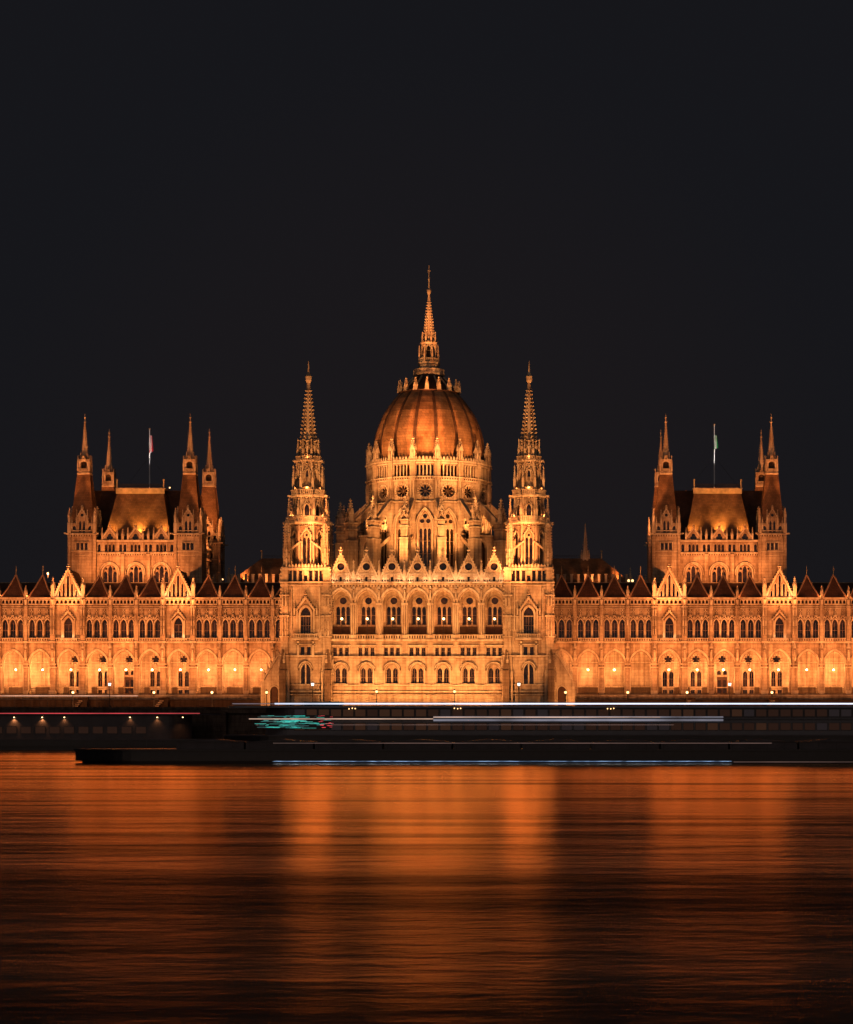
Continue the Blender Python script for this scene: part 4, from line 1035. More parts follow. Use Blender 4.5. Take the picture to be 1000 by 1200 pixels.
for s in (-1, 1):
    bx = s*60.6
    pv = MB(); pv.T = Matrix.Translation((bx, 0, 0))
    zb, z1, z2 = 24.0, zp(647.5), zp(633)
    W = 9.0
    wins = [arch(x, 2.95, zp(702), zp(671), zp(661), 6) for x in (-5.35, 0, 5.35)]
    pv.panel(rect(-W, W, zb, z1), wins, PY + 1, 0.35, 'stone_wing')
    for x in (-5.35, 0, 5.35):
        arch_band(pv, x, 2.95, zp(702), zp(671), zp(661), 0.3, PY + 0.75, PY + 1); arch_band(pv, x, 3.8, zp(674), zp(671), zp(659.5), 0.2, PY + 0.6, PY + 1)
    for x in (-2.67, 2.67): pv.box(x - 0.4, x + 0.4, PY + 0.6, PY + 1.1, zb, z1, 'stone_wing')
    pv.box(-W, W, PY + 0.6, PY + 1, z1 - 0.2, z1 + 0.1, 'stone_trim'); dentils(pv, -W, W, PY + 0.75, PY + 1, z1 - 0.55, z1 - 0.2, 0.5)
    sx_ = []
    for c in (-5.35, 0, 5.35): sx_ += [c + d for d in (-0.78, 0, 0.78)]
    sx_ += [-8.35, -7.55, -3.1, -2.2, 2.2, 3.1, 7.55, 8.35]
    sl = [arch(x, 0.5 if abs(abs(x) - 8.3) > 0.9 and abs(abs(x)-2.65) > 0.5 else 0.6, zp(646), zp(639.5), zp(637.3), 3) for x in sx_]
    pv.panel(rect(-W, W, z1 + 0.1, z2), sl, PY + 0.9, 0.5, 'stone_wing', None, 'glass')
    for x in sx_: pv.box(x - 0.42, x - 0.34, PY + 0.78, PY + 0.9, zp(646.5), zp(636), 'stone_trim'); pv.box(x + 0.34, x + 0.42, PY + 0.78, PY + 0.9, zp(646.5), zp(636), 'stone_trim')
    pv.box(-W, W, PY + 0.5, PY + 1.2, z2 - 0.3, z2 + 0.1, 'stone_trim')
    pv.box(-W, W, PY + 1.9, 59, zb, z2 - 0.2, 'stone_wing')
    # side and rear walls
    for sd in (-1, 1):
        T = pv.T; pv.T = T @ Matrix.Translation((0, 45, 0)) @ Matrix.Rotation(sd*PI/2, 4, 'Z')
        L = 9.6
        pv.panel(rect(-L, L, zb, z1), [arch(x, 2.95, zp(702), zp(671), zp(661), 6) for x in (-5.6, 0, 5.6)], -11.6, 0.35, 'stone_wing', None, 'glass')
        for x in (-5.6, 0, 5.6): arch_band(pv, x, 2.95, zp(702), zp(671), zp(661), 0.3, -11.85, -11.6)
        pv.box(-L, L, -12, -11.6, z1 - 0.2, z1 + 0.1, 'stone_trim')
        xs = [-8.4 + 1.05*k for k in range(17)]
        pv.panel(rect(-L, L, z1 + 0.1, z2), [arch(x, 0.5, zp(646), zp(639.5), zp(637.3), 3) for x in xs], -11.65, 0.45, 'stone_wing', None, 'glass')
        pv.box(-L, L, -12.1, -11.4, z2 - 0.3, z2 + 0.1, 'stone_trim')
        cresting(pv, -L, L, -11.8, z2 + 0.1, 0.9, 0.9)
        for x in (-5.6, 0, 5.6): pinnacle(pv, x + 2.8, -11.8, z2, 3.0, 0.45)
        pv.T = T
    pv.box(-11.0, 11.0, PY + 3, 57, zb, z2 - 0.3, 'stone_wing')
    pav = place('pavilion', pv, parl)
    zz = zp(702)
    if tall_p is None:
        tall_p = tracery_mesh('pavilion_window', arch(0, 2.95, 0, zp(671)-zz, zp(661)-zz, 6),
            [arch(-0.98, 0.78, 0.1, zp(672.5)-zz, zp(669)-zz, 4), arch(0.98, 0.78, 0.1, zp(672.5)-zz, zp(669)-zz, 4), arch(0, 0.84, 0.1, zp(667)-zz, zp(662.6)-zz, 4), circ(-0.82, zp(666)-zz, 0.27, 8), circ(0.82, zp(666)-zz, 0.27, 8)], 'stone_wing', 0.25)
    for x in (-5.35, 0, 5.35): place('pavilion_window', tall_p, pav, (bx + x, PY + 1.3, zz))
    for x in (-5.35, 0, 5.35):
        d = MB(); za2 = zp(618.5)
        tri = [(-1.35, z2 + 0.1), (-1.35, zp(628)), (0, za2), (1.35, zp(628)), (1.35, z2 + 0.1)]
        d.panel(tri, [foil(0, zp(629), 0.72, 3, 10)], 0, 0.3, 'stone_wing', None, 'glass'); d.prism(tri, 0.35, 1.2, 'stone_wing')
        for q in (-1, 1):
            d.prism([(q*1.5, zp(628.5)), (0, za2 + 0.2), (0, za2 - 0.25), (q*1.2, zp(629))], -0.15, 0.3, 'stone_trim'); crockets_along(d, (q*1.5, zp(628.5)), (0, za2 + 0.2), -0.1, 0.25, 6, 0.22)
            pinnacle(d, q*1.55, 0, z2, zp(617) - z2, 0.36)
        finial(d, 0, 0.1, za2, 0.9, 0.4)
        place('gable', d, pav, (bx + x, PY + 0.8, 0))
    for x in (-2.67, 2.67):
        d = MB(); pinnacle(d, 0, 0, z2, zp(619) - z2, 0.5); place('parapet_pinnacle', d, pav, (bx + x, PY + 0.9, 0))
    rf = MB(); rf.T = Matrix.Translation((bx, 0, 0))
    b0, b1 = zat(629, 35), zat(578.5, 37)
    x0, x1, y0, y1 = 6.75, 4.9, PY + 3.0, PY + 6.0
    # front mansard
    rf.add([(-x0, y0, b0), (x0, y0, b0), (x1, y1, b1), (-x1, y1, b1), (-x0, 57, b0), (x0, 57, b0), (x1, 54, b1), (-x1, 54, b1)],
           [(0,1,2,3), (1,5,6,2), (4,0,3,7), (5,4,7,6), (3,2,6,7)], 'slate_brown')
    rf.box(-x1 - 0.2, x1 + 0.2, y1 - 0.25, y1 + 0.2, b1 - 0.1, zat(573.5, 37), 'gilt')
    rf.box(-x1 - 0.3, x1 + 0.3, y1 - 0.4, 54.2, zat(573.5, 37), zat(572.6, 37), 'stone_wing')
    k = 24
    for i in range(k + 1):
        x = -x1 + 2*x1*i/k; rf.box(x - 0.03, x + 0.03, y1 - 0.1, y1 - 0.04, zat(572.6, 37), zat(567, 37), 'iron')
        if i < k: rf.prism([(x + 0.08, zat(570, 37)), (x + x1/k, zat(567.5, 37)), (x + 2*x1/k - 0.08, zat(570, 37)), (x + x1/k, zat(571.5, 37))], y1 - 0.09, y1 - 0.05, 'iron')
    rf.box(-x1, x1, y1 - 0.1, y1 - 0.04, zat(568.4, 37), zat(568, 37), 'iron')
    for q in (-1, 1): rf.box(q*x1 - 0.12, q*x1 + 0.12, y1 - 0.2, y1 + 0.05, zat(573, 37), zat(563, 37), 'gilt'); rf.ball(q*x1, y1 - 0.07, zat(563, 37), 0.22, 'gilt', 6)
    # unlit cross roof behind
    rf.sidex([(37.5, b0), (40, zat(577, 42)), (50, zat(577, 42)), (53, b0)], -10.6, 10.6, 'slate')
    rf.sidex([(PY + 1.6, b0 - 2.2), (PY + 3.4, b0 + 0.3), (56, b0 + 0.3), (58, b0 - 2.2)], -10.9, 10.9, 'slate')
    rf.box(-10.6, 10.6, 39.8, 40.3, zat(577, 42), zat(576.2, 42), 'stone_dark')
    place('mansard_roof', rf, pav)
    for ox, oy in ((-11, 33), (11, 33), (-11, 57), (11, 57)):
        if first: c = ct0; c.parent = parl; first = False
        else: c = copy_tree(ct0, parl)
        c.matrix_basis = WORLD[parl.name].inverted() @ Matrix.Translation((bx + ox, oy, 0))
bpy.data.objects.remove(ct_base)

# ---------------------------------------------------------------- roofs of the two long halls beside the dome
for s in (-1, 1):
    h = MB()
    X = lambda u, v: (min(s*u, s*v), max(s*u, s*v))
    yh = 45
    ze, zr = zat(683, 38), zat(654.5, 45)
    h.box(*X(14, 42), 38.5, 52, 24, ze, 'stone_wing')
    e, r_, xe = 38.0, 45.0, 36.4
    h.add([(s*12, 38, ze), (s*42.5, 38, ze), (s*xe, 45, zr), (s*12, 45, zr), (s*42.5, 52, ze), (s*12, 52, ze)], [(0,1,2,3), (1,4,2), (3,2,4,5)], 'slate_brown')
    for i in range(26):
        x = 22 + 0.55*i; h.box(s*x - 0.03, s*x + 0.03, 44.97, 45.03, zr, zr + 0.75, 'iron')
    h.box(*X(14, xe), 44.96, 45.04, zr + 0.5, zr + 0.58, 'iron')
    h.frus(s*xe, 45, zr, zat(645, 45), 0.16, 0.05, 6, 0, 'gilt'); h.ball(s*xe, 45, zat(646, 45), 0.22, 'gilt', 6)
    for k in range(12):                                                   # pale chimney-like posts along the eaves
        x = 25.6 + 1.45*k
        h.cbox(s*x, 37.6, 0.5, 0.5, ze - 1.5, zat(673, 38), 'stone_trim'); h.cbox(s*x, 37.6, 0.68, 0.68, zat(674, 38), zat(673, 38), 'stone_trim')
    pinnacle(h, s*42.3, 37.7, ze - 1, 4.2, 0.6); pinnacle(h, s*45.5, 38, ze - 1.5, 3.3, 0.6); h.box(*X(42.6, 46), 37.4, 38, ze - 1.6, ze - 0.3, 'stone_trim'); pinnacle(h, s*44, 37.7, ze - 1, 2.6, 0.5)
    hall = place('hall_roof', h, parl)
    if s == 1:
        fl = MB(); fx = 32.9
        fl.frus(fx, 45, zr - 0.3, zat(645, 45), 0.75, 0.6, 8, PI/8, 'stone_trim')
        for k in range(6):
            a = k*PI/3; pinnacle(fl, fx + 0.8*math.cos(a), 45 + 0.8*math.sin(a), zr - 0.5, 2.4, 0.3)
        crocketed_cone(fl, fx, 45, zat(647, 45), zat(616, 45), 0.55, 0.08, 9, 0.16); fl.ball(fx, 45, zat(615, 45), 0.14, 'gilt', 6); fl.frus(fx, 45, zat(616, 45), zat(612.5, 45), 0.07, 0.02, 5, 0, 'gilt')
        place('ridge_turret', fl, hall)

# ================================================================== things on and before the palace
ORD = ['first', 'second', 'third', 'fourth', 'fifth', 'sixth', 'seventh', 'eighth', 'ninth', 'tenth', 'eleventh', 'twelfth', 'thirteenth', 'fourteenth']
LIGHTS = []
def lamp(kind, loc, energy, color, target=None, angle=60, blend=0.6, size=0.4, name='floodlight'):
    d = bpy.data.lights.new(name, kind); d.energy = energy; d.color = color
    if kind == 'SPOT': d.spot_size = R(angle); d.spot_blend = blend
    d.shadow_soft_size = size
    o = bpy.data.objects.new(name, d); COL.objects.link(o); o.location = loc
    if target is not None: o.rotation_euler = (Vector(target) - Vector(loc)).to_track_quat('-Z', 'Y').to_euler()
    o.visible_glossy = False
    LIGHTS.append(o)
    return o
WARM, AMBER, PALE = (1.0, 0.405, 0.125), (1.0, 0.325, 0.095), (1.0, 0.58, 0.32)

# hanging lanterns in the arcades
hl = MB()
hl.ball(0, 0, 0, 0.18, 'lamp_warm', 10); body_me = hl.mesh('globe')
rodm = MB(); rodm.frus(0, 0, 0.3, zat(760, 22.4) - zat(785, 22.4) + 0.02, 0.03, 0.03, 6, 0, 'iron'); rodm.frus(0, 0, 0.24, 0.42, 0.22, 0.06, 8, 0, 'iron'); rod_me = rodm.mesh('rod')
for s, i, cx, ex, kd in LANTERN_SPOTS:
    if i >= 12 or i == 0 and s < 0 or (s > 0 and i == 3): continue
    side = 'left' if s < 0 else 'right'
    what = {'n': 'plain arcade arch', 'G': 'gabled bay arcade arch', 'r': 'arcade arch with round window', 'd': 'doorway arcade arch'}[kd]
    o = empty('hanging_lantern', (cx, 22.4, zat(785, 22.4)), 0, f'lantern in {what}, {ORD[i]} from centre along {side} wing', 'lantern', 'lanterns hanging in the arcade arches')
    place('globe', body_me, o, (cx, 22.4, zat(785, 22.4))); place('rod', rod_me, o, (cx, 22.4, zat(785, 22.4)))
    lamp('POINT', (cx, 22.1, zat(785, 22.4)), 2150*random.uniform(0.7, 1.25), (1.0, random.uniform(0.40, 0.45), 0.15), size=0.3, name='arcade_light')
# loggia lamps
for i, x in enumerate(BAYS):
    z = zat(725, 2.5)
    o = empty('loggia_lamp', (x, 3.3, zC), 0, f'bright globe lamp inside the {ORD[i]} loggia arch from the left', 'lamp', 'globe lamps in the loggia')
    g = MB(); g.ball(0, 0, z, 0.24, 'lamp_warm', 10); place('globe', g, o, (x, 3.3, 0))
    g = MB(); g.frus(0, 0, zC + 0.08, z - 0.3, 0.07, 0.05, 6, 0, 'iron'); g.frus(0, 0, zC + 0.08, zC + 0.4, 0.25, 0.08, 8, 0, 'iron'); place('post', g, o, (x, 3.3, 0))
    lamp('POINT', (x, 3.3, z), 300 if i in (0, 2, 3, 6) else 620, AMBER, size=0.35, name='loggia_light')

# street lamps on the promenade
def street_lamp(px, py, tall, label, y=-14.0):
    k = SCALE*(DIST + y)/DIST
    x = CAM_X + (px - 667)*k; z = zat(py, y)
    o = empty('street_lamp', (x, y, GROUND), 0, label, 'street lamp', 'tall street lamps' if tall else 'globe street lamps')
    p = MB(); p.frus(0, 0, GROUND, GROUND + 0.7, 0.24, 0.14, 8, 0, 'iron'); p.frus(0, 0, GROUND + 0.7, z - 0.35, 0.085, 0.06, 8, 0, 'iron'); p.frus(0, 0, z - 0.5, z - 0.28, 0.08, 0.2, 8, 0, 'iron')
    place('post', p, o, (x, y, 0))
    g = MB()
    if tall: g.frus(0, 0, z - 0.28, z + 0.22, 0.2, 0.28, 8, 0, 'lamp_cool')
    else: g.ball(0, 0, z, 0.24, 'lamp_soft', 12)
    place('globe', g, o, (x, y, 0))
    c = MB(); c.frus(0, 0, z + (0.22 if tall else 0.3), z + 0.55, 0.32 if tall else 0.2, 0.04, 8, 0, 'iron'); place('cap', c, o, (x, y, 0))
    lamp('POINT', (x, y + 0.0, z + (0.75 if not tall else 0.7)), 90, AMBER if not tall else PALE, size=0.2, name='street_light')
for px, lb in ((85.5, 'globe street lamp before the far left wing, left of the tall white-headed lamp'), (180.5, 'globe street lamp below the gable left of the stacked stairs near the left wing'),
               (248.5, 'globe street lamp before the plain arches just left of the central block'), (312.5, 'globe street lamp beside the small arched side door left of the dome'),
               (441.5, 'globe street lamp left of centre before the base of the central block'), (532.8, 'globe street lamp right of centre before the base of the central block'),
               (663, 'globe street lamp beside the small arched side door right of the dome'), (736, 'globe street lamp before the plain arches just right of the central block'),
               (805.5, 'globe street lamp below the inner gable of the right wing'), (905, 'globe street lamp below the outer gable of the right wing')):
    street_lamp(px, 811.5 if px not in (441.5, 532.8) else 810.5, False, lb)
for px, lb in ((128.5, 'tall street lamp with pale head before the left wing doorway arch'), (366.5, 'tall thin street lamp before the left central tower'),
               (608.3, 'tall thin street lamp before the right central tower'), (855.5, 'tall street lamp with pale head before the right wing doorway arch')):
    street_lamp(px, 802, True, lb, -10.0)

# flights of stairs up to the terrace
for px, lb in ((92, 'short stone stair flight beside the leftmost globe lamp'), (187, 'short stone stair flight below the inner gable of the left wing'), (806, 'short stone stair flight below the inner gable of the right wing'), (904, 'short stone stair flight below the outer gable of the right wing')):
    y = 5.5; k = SCALE*(DIST + y)/DIST; x = CAM_X + (px - 667)*k
    m = MB()
    zt0, zt1 = zat(831, y), zat(817, y)
    for j in range(7):
        f0 = zt0 + (zt1 - zt0)*(j + 1)/7
        m.box(x - 1.1 + 0.26*j, x - 0.3 + 0.26*j, y - 0.8 + 0.25*j, y + 2.3, f0 - (zt1 - zt0)/7*0.55, f0, 'stone_trim')
        m.box(x - 1.1 + 0.26*j, x - 0.3 + 0.26*j, y - 0.6 + 0.25*j, y + 2.3, GROUND if j == 0 else f0 - (zt1 - zt0)/7, f0 - (zt1 - zt0)/7*0.55, 'stone_dark')
    m.box(x - 0.3, x + 1.6, y + 0.4, y + 2.3, GROUND, zt1 - 0.1, 'stone_dark')
    tag(place('stair', m), lb, 'stairs', 'stair flights to the terrace')
# parapet rail along the left terrace
m = MB()
k = SCALE*(DIST + 6.0)/DIST
rx0, rx1 = CAM_X + (-60 - 667)*k, CAM_X + (161.5 - 667)*k
rail = empty('handrail', ((rx0 + rx1)/2, 6.0, zat(822, 6)), 0, 'pale lit handrail running along the terrace before the left wing', 'handrail')
m.box(rx0, rx1, 5.95, 6.05, zat(815.9, 6), zat(815.2, 6), 'led_cream'); place('light_strip', m, rail)
m = MB()
for i in range(24):
    x = rx0 + (rx1 - rx0)*i/23; m.box(x - 0.03, x + 0.03, 5.97, 6.03, GROUND, zat(815.9, 6), 'iron')
place('baluster', m, rail)

# flags
def flag(px0, Yf, ztop, zbot, bands, label, lpole, group, fz0, fz1):
    x = px0
    p = empty('flagpole', (x, Yf, zbot), 0, lpole, 'flagpole', group)
    m = MB(); m.frus(0, 0, zbot, ztop, 0.13, 0.07, 8, 0, 'paint_white'); m.ball(0, 0, ztop, 0.2, 'gilt', 8); place('pole', m, p, (x, Yf, 0))
    m = MB()
    for q in (-1, 1): m.bar((0, 0, zbot + 7.0), (q*6.0, 0.4, zbot - 0.6), 0.045, 'iron')
    place('guy_wire', m, p, (x, Yf, 0))
    # the flag hangs limp: a gathered cloth with three bands
    m = MB(); n = 10
    cols = 12
    for c in range(cols):
        band = bands[min(2, c*3//cols)]
        vs = []
        for r in range(n + 1):
            f = r/n
            for cc in (c, c + 1):
                u = cc/cols; spread = 0.42 + 0.55*f
                vs.append((0.12 + u*spread*0.95 - 0.25*f, 0.16*math.sin(u*13 + f*2.0)*(0.4 + f), fz1 - (fz1 - fz0)*(f*(1 - 0.12*u) + 0.03*u)))
        m.add(vs, [(2*r, 2*r + 1, 2*r + 3, 2*r + 2) for r in range(n)], band)
    tag(place('flag', m, None, (x, Yf - 0.15, 0)), label, 'flag', 'limp flags over the pavilion roofs')
flag(-60.6, 46, zat(502.5, 46), zat(573, 46), ('flag_red', 'flag_white', 'flag_red'), 'limp red and white flag hanging on the left roof pole', 'white flagpole on the roof of the left pavilion', 'roof flagpoles', zat(531, 46), zat(510, 46))
flag(60.6, 46, zat(497.5, 46), zat(573, 46), ('flag_green', 'flag_white', 'flag_green'), 'limp green and white flag hanging on the right roof pole', 'white flagpole on the roof of the right pavilion', 'roof flagpoles', zat(526.5, 46), zat(510, 46))

# ================================================================== quay, ground, river
def sheet_obj(name, x0, x1, y0, y1, z, mat, label=None):
    m = MB(); m.add([(x0,y0,z),(x1,y0,z),(x1,y1,z),(x0,y1,z)], [(0,1,2,3)], mat)
    return tag(place(name, m), label, None, None, 'structure')
sheet_obj('ground', -4000, 4000, -31.5, 6000, GROUND - 0.02, 'paving', 'dark paved riverside ground around the palace')
q = MB()
q.sidex([(-33.8, -3), (-32.4, 6.4), (-31.5, 6.4), (-31.5, -3)], -900, 900, 'quay_stone')
q.box(-900, 900, -33.0, -31.4, 6.4, 7.0, 'quay_stone'); q.box(-900, 900, -32.7, -31.8, 7.0, 7.55, 'quay_stone')
for i in range(-40, 41): q.box(i*8.0 - 0.5, i*8.0 + 0.5, -34.2, -32.5, -2, 6.6, 'quay_stone')
tag(place('embankment_wall', q), 'dark sloping stone embankment wall along the far bank behind the boats', 'embankment wall')

m, t, n, l, b = nt('river_water')
n.remove(b)
out = n['Material Output']
geo = n.new('ShaderNodeNewGeometry')
def wave(sx, sy, detail, ox=0.0):
    mp = n.new('ShaderNodeMapping'); mp.inputs['Scale'].default_value = (sx, sy, 1); mp.inputs['Location'].default_value = (ox, 0, 0); l.new(geo.outputs['Position'], mp.inputs[0])
    z = n.new('ShaderNodeTexNoise'); z.inputs['Scale'].default_value = 1; z.inputs['Detail'].default_value = detail; l.new(mp.outputs[0], z.inputs['Vector'])
    return z.outputs['Fac']
def math_(op, a, b_, c=None):
    k = n.new('ShaderNodeMath'); k.operation = op
    for q, v in enumerate((a, b_, c)):
        if v is None: continue
        if isinstance(v, (int, float)): k.inputs[q].default_value = v
        else: l.new(v, k.inputs[q])
    return k.outputs[0]
def ramp(v, a, b_, c, d, smooth=True):
    k = n.new('ShaderNodeMapRange'); k.interpolation_type = 'SMOOTHSTEP' if smooth else 'LINEAR'
    for nm, x in (('From Min', a), ('From Max', b_), ('To Min', c), ('To Max', d)): k.inputs[nm].default_value = x
    l.new(v, k.inputs['Value']); return k.outputs[0]
w0, w1, w2 = wave(0.03, 0.085, 4), wave(0.24, 0.46, 5), wave(1.1, 1.9, 3)
# calmer water in the lee of the boats, rippled water in mid-stream; the border wanders
sepw = n.new('ShaderNodeSeparateXYZ'); l.new(geo.outputs['Position'], sepw.inputs[0])
edge = math_('MULTIPLY_ADD', math_('SUBTRACT', wave(0.006, 0.03, 3, 5.0), 0.5), 46.0, sepw.outputs['Y'])
calm = ramp(edge, -352.0, -318.0, 0.0, 1.0)
patch = ramp(wave(0.010, 0.10, 4, 3.0), 0.36, 0.62, 0.0, 1.0)
h = math_('MULTIPLY_ADD', w2, 0.18, w1)
chop = ramp(sepw.outputs['Y'], -215.0, -160.0, 0.0, 5.0)                      # choppy water along the barge
h = math_('MULTIPLY', h, math_('ADD', ramp(calm, 0, 1, 4.2, 1.6, False), chop))
h = math_('MULTIPLY_ADD', w0, 4.0, h)
bp = n.new('ShaderNodeBump'); bp.inputs['Strength'].default_value = 1.0; bp.inputs['Distance'].default_value = 0.024
l.new(h, bp.inputs['Height'])
gl = n.new('ShaderNodeBsdfGlossy'); gl.inputs['Color'].default_value = (1.0, 0.70, 0.43, 1); # warm tint painted into the reflection; at a grazing view mostly the near faces of the ripples are seen: lean the mean facet a little towards this bank
lean = n.new('ShaderNodeCombineXYZ'); l.new(ramp(calm, 0, 1, -0.026, -0.037, False), lean.inputs['Y'])
va = n.new('ShaderNodeVectorMath'); va.operation = 'ADD'; l.new(bp.outputs[0], va.inputs[0]); l.new(lean.outputs[0], va.inputs[1])
vn = n.new('ShaderNodeVectorMath'); vn.operation = 'NORMALIZE'; l.new(va.outputs[0], vn.inputs[0]); l.new(vn.outputs[0], gl.inputs['Normal'])
l.new(math_('MULTIPLY_ADD', patch, 0.03, ramp(calm, 0, 1, 0.22, 0.14, False)), gl.inputs['Roughness'])
df = n.new('ShaderNodeBsdfDiffuse'); df.inputs['Color'].default_value = (0.05, 0.04, 0.038, 1)
fr = n.new('ShaderNodeFresnel'); fr.inputs['IOR'].default_value = 1.33
k = math_('MULTIPLY', fr.outputs[0], math_('MULTIPLY', ramp(calm, 0, 1, 1.15, 1.9, False), ramp(patch, 0, 1, 0.24, 1.0, False)))  # reflection strength set by hand, stronger near the boats, weaker in patches
k = math_('MINIMUM', k, 1.0)
mxs = n.new('ShaderNodeMixShader'); l.new(k, mxs.inputs[0]); l.new(df.outputs[0], mxs.inputs[1]); l.new(gl.outputs[0], mxs.inputs[2]); l.new(mxs.outputs[0], out.inputs['Surface'])
sheet_obj('river', -4000, 4000, -900, -31.5, 0.0, 'river_water', 'dark wide river with long amber reflections')

# ================================================================== vessels
def hull_plan(x0, x1, y0, y1, bow0, bow1, n=8):
    c = (y0 + y1)/2; h = (y1 - y0)/2; p = []
    for k in range(n + 1):
        f = k/n; p.append((x0 + bow0*f, c - h*math.sin(f*PI/2)**0.8 if f else c))
    for k in range(n + 1):
        f = 1 - k/n; p.append((x1 - bow1*f**1.0 if False else x1 - bow1*(1-f), c - h*math.sin((1-f)*PI/2)**0.8 if (1-f) else c)) if False else None
    low = [(x0 + bow0*k/n, c - h*math.sin((k/n)*PI/2)**0.8 if k else c) for k in range(n + 1)] + [(x1 - bow1*(n - k)/n if False else x1 - bow1*(1 - k/n), c - h*math.sin((1 - k/n)*PI/2)**0.8 if k < n else c) for k in range(n + 1)]
    up = [(x, 2*c - y) for x, y in reversed(low[1:-1])]
    return low + up
def shrink(plan, k, cx, cy): return [(cx + (x - cx)*k[0], cy + (y - cy)*k[1]) for x, y in plan]

# -- river cruise ship moored at the quay
Y0, Y1 = -54.0, -43.5
def zs(py): return zat(py, Y0)
def sx(px, y=Y0): return CAM_X + (px - 667)*SCALE*(DIST + y)/DIST
SX0, SX1 = CAM_X + (257 - 667)*SCALE*(DIST + Y0)/DIST, 100.0
ship = empty('cruise_ship', ((SX0 + SX1)/2, -48.7, 0), 0, 'long dark river cruise ship with a glowing white light line along its roof', 'cruise ship')
pl = hull_plan(SX0, SX1, Y0, Y1, 11, 3)
m = MB(); m.flat(shrink(pl, (0.985, 0.9), (SX0+SX1)/2, -48.75), -1.5, 0.9, 'hull_dark'); m.flat(pl, 0.9, 2.5, 'hull_dark'); m.flat(shrink(pl, (1.003, 1.03), (SX0+SX1)/2, -48.75), 2.5, 2.75, 'hull_grey'); place('hull', m, ship)
cab0 = SX0 + 7
m = MB()
cabp = hull_plan(cab0, SX1 - 3, Y0 + 0.35, Y1 - 0.35, 5, 2)
m.flat(cabp, 2.75, 5.5, 'ship_white'); m.flat(shrink(cabp, (0.997, 0.97), (cab0+SX1)/2, -48.75), 5.5, 7.3, 'hull_grey'); place('superstructure', m, ship)
m = MB(); m.flat(hull_plan(SX0 + 0.6, SX1 - 1, Y0 + 0.1, Y1 - 0.1, 2.2, 3), 7.3, 7.62, 'ship_white'); m.flat(hull_plan(SX0 + 4, SX1 - 2, Y0 - 0.15, Y1 + 0.15, 7, 3), 5.42, 5.62, 'ship_white'); place('sun_deck', m, ship)
wl = MB(); wl.box(-0.85, 0.85, 0, 0.05, 0, 1.15, 'window_dim'); wl.box(-0.95, 0.95, 0.03, 0.12, -0.1, 1.25, 'hull_dark'); win_a = wl.mesh('cabin_window')
wl = MB(); wl.box(-0.85, 0.85, 0, 0.05, 0, 1.15, 'window_warm'); wl.box(-0.95, 0.95, 0.03, 0.12, -0.1, 1.25, 'hull_dark'); win_b = wl.mesh('cabin_window')
wl = MB(); wl.box(-0.85, 0.85, 0, 0.05, 0, 1.15, 'window_bluish'); wl.box(-0.95, 0.95, 0.03, 0.12, -0.1, 1.25, 'hull_dark'); win_c = wl.mesh('cabin_window')
for row, (zz, yy) in enumerate(((3.55, Y0 + 0.27), (5.85, Y0 + 0.36))):
    x = cab0 + 6.5
    while x < SX1 - 6:
        u = random.random(); near = sx(285) < x < sx(600)
        place('cabin_window', win_b if u < (0.5 if near else 0.06) else (win_c if u > 0.8 else win_a), ship, (x, yy, zz)); x += 2.05
def strip(x0, x1, z0, z1, mat, y=Y0, name='light_strip', par=None):  # lit strips stand in for the trails of passing lights
    s_ = MB(); s_.box(x0, x1, y - 0.06, y + 0.02, z0, z1, mat); return place(name, s_, par or ship)
strip(SX0 + 2.2, sx(330), zs(825.3), zs(824.3), 'led_pale', Y0 + 0.05)
strip(sx(322), SX1 - 3, zs(825.6), zs(823.9), 'led_white', Y0 + 0.02)
strip(sx(292), sx(508), zs(843.0), zs(842.1), 'led_cream', Y0 - 0.17)
strip(sx(508), sx(774), zs(841.0), zs(840.2), 'led_cream', Y0 - 0.17)
strip(sx(508), sx(848), zs(845.2), zs(839.6), 'led_pale', Y0 + 0.18)
strip(sx(300), sx(790), zs(849.8), zs(849.3), 'led_faint', Y0 + 0.28)
# coloured display of the bar deck, made of short dashes of light
m = MB()
m.box(sx(303), sx(388), Y0 + 0.12, Y0 + 0.26, zs(854.5), zs(838), 'hull_dark')
for i in range(130):
    u = random.gauss(0, 1); px = 338 + 20*u; py = random.uniform(838.8, 853.5)
    if 305 < px < 384: 
        w = random.uniform(0.3, 2.6); m.box(sx(px) - w/2, sx(px) + w/2, Y0 + 0.08, Y0 + 0.11, zs(py), zs(py) + random.uniform(0.03, 0.09), 'led_teal' if random.random() < 0.6 else 'led_teal_dim')
for i in range(26):
    px = random.uniform(372, 387); py = random.uniform(839, 853)
    m.box(sx(px), sx(px) + random.uniform(0.2, 0.8), Y0 + 0.05, Y0 + 0.07, zs(py), zs(py) + 0.06, 'led_red')
place('light_display', m, ship)
m = MB()
for i in range(66):
    x = SX0 + 10 + i*2.0
    if x < SX1 - 3: m.box(x - 0.03, x + 0.03, Y0 + 0.3, Y0 + 0.36, 7.62, 8.2, 'iron')
m.box(SX0 + 8, SX1 - 3, Y0 + 0.3, Y0 + 0.36, 8.15, 8.2, 'iron'); place('railing', m, ship)
m = MB(); m.box(SX0 + 14, SX0 + 20, -51.5, -46, 7.62, 8.35, 'hull_grey'); place('wheelhouse', m, ship)
for px in (413, 536.5, 716):
    m = MB()
    for d in (-0.55, 0, 0.5): m.ball(sx(px) + d, Y0 - 0.02, zs(830.5) + random.uniform(-0.06, 0.06), 0.1, 'lamp_soft', 6)
    place('deck_lamp', m, ship)

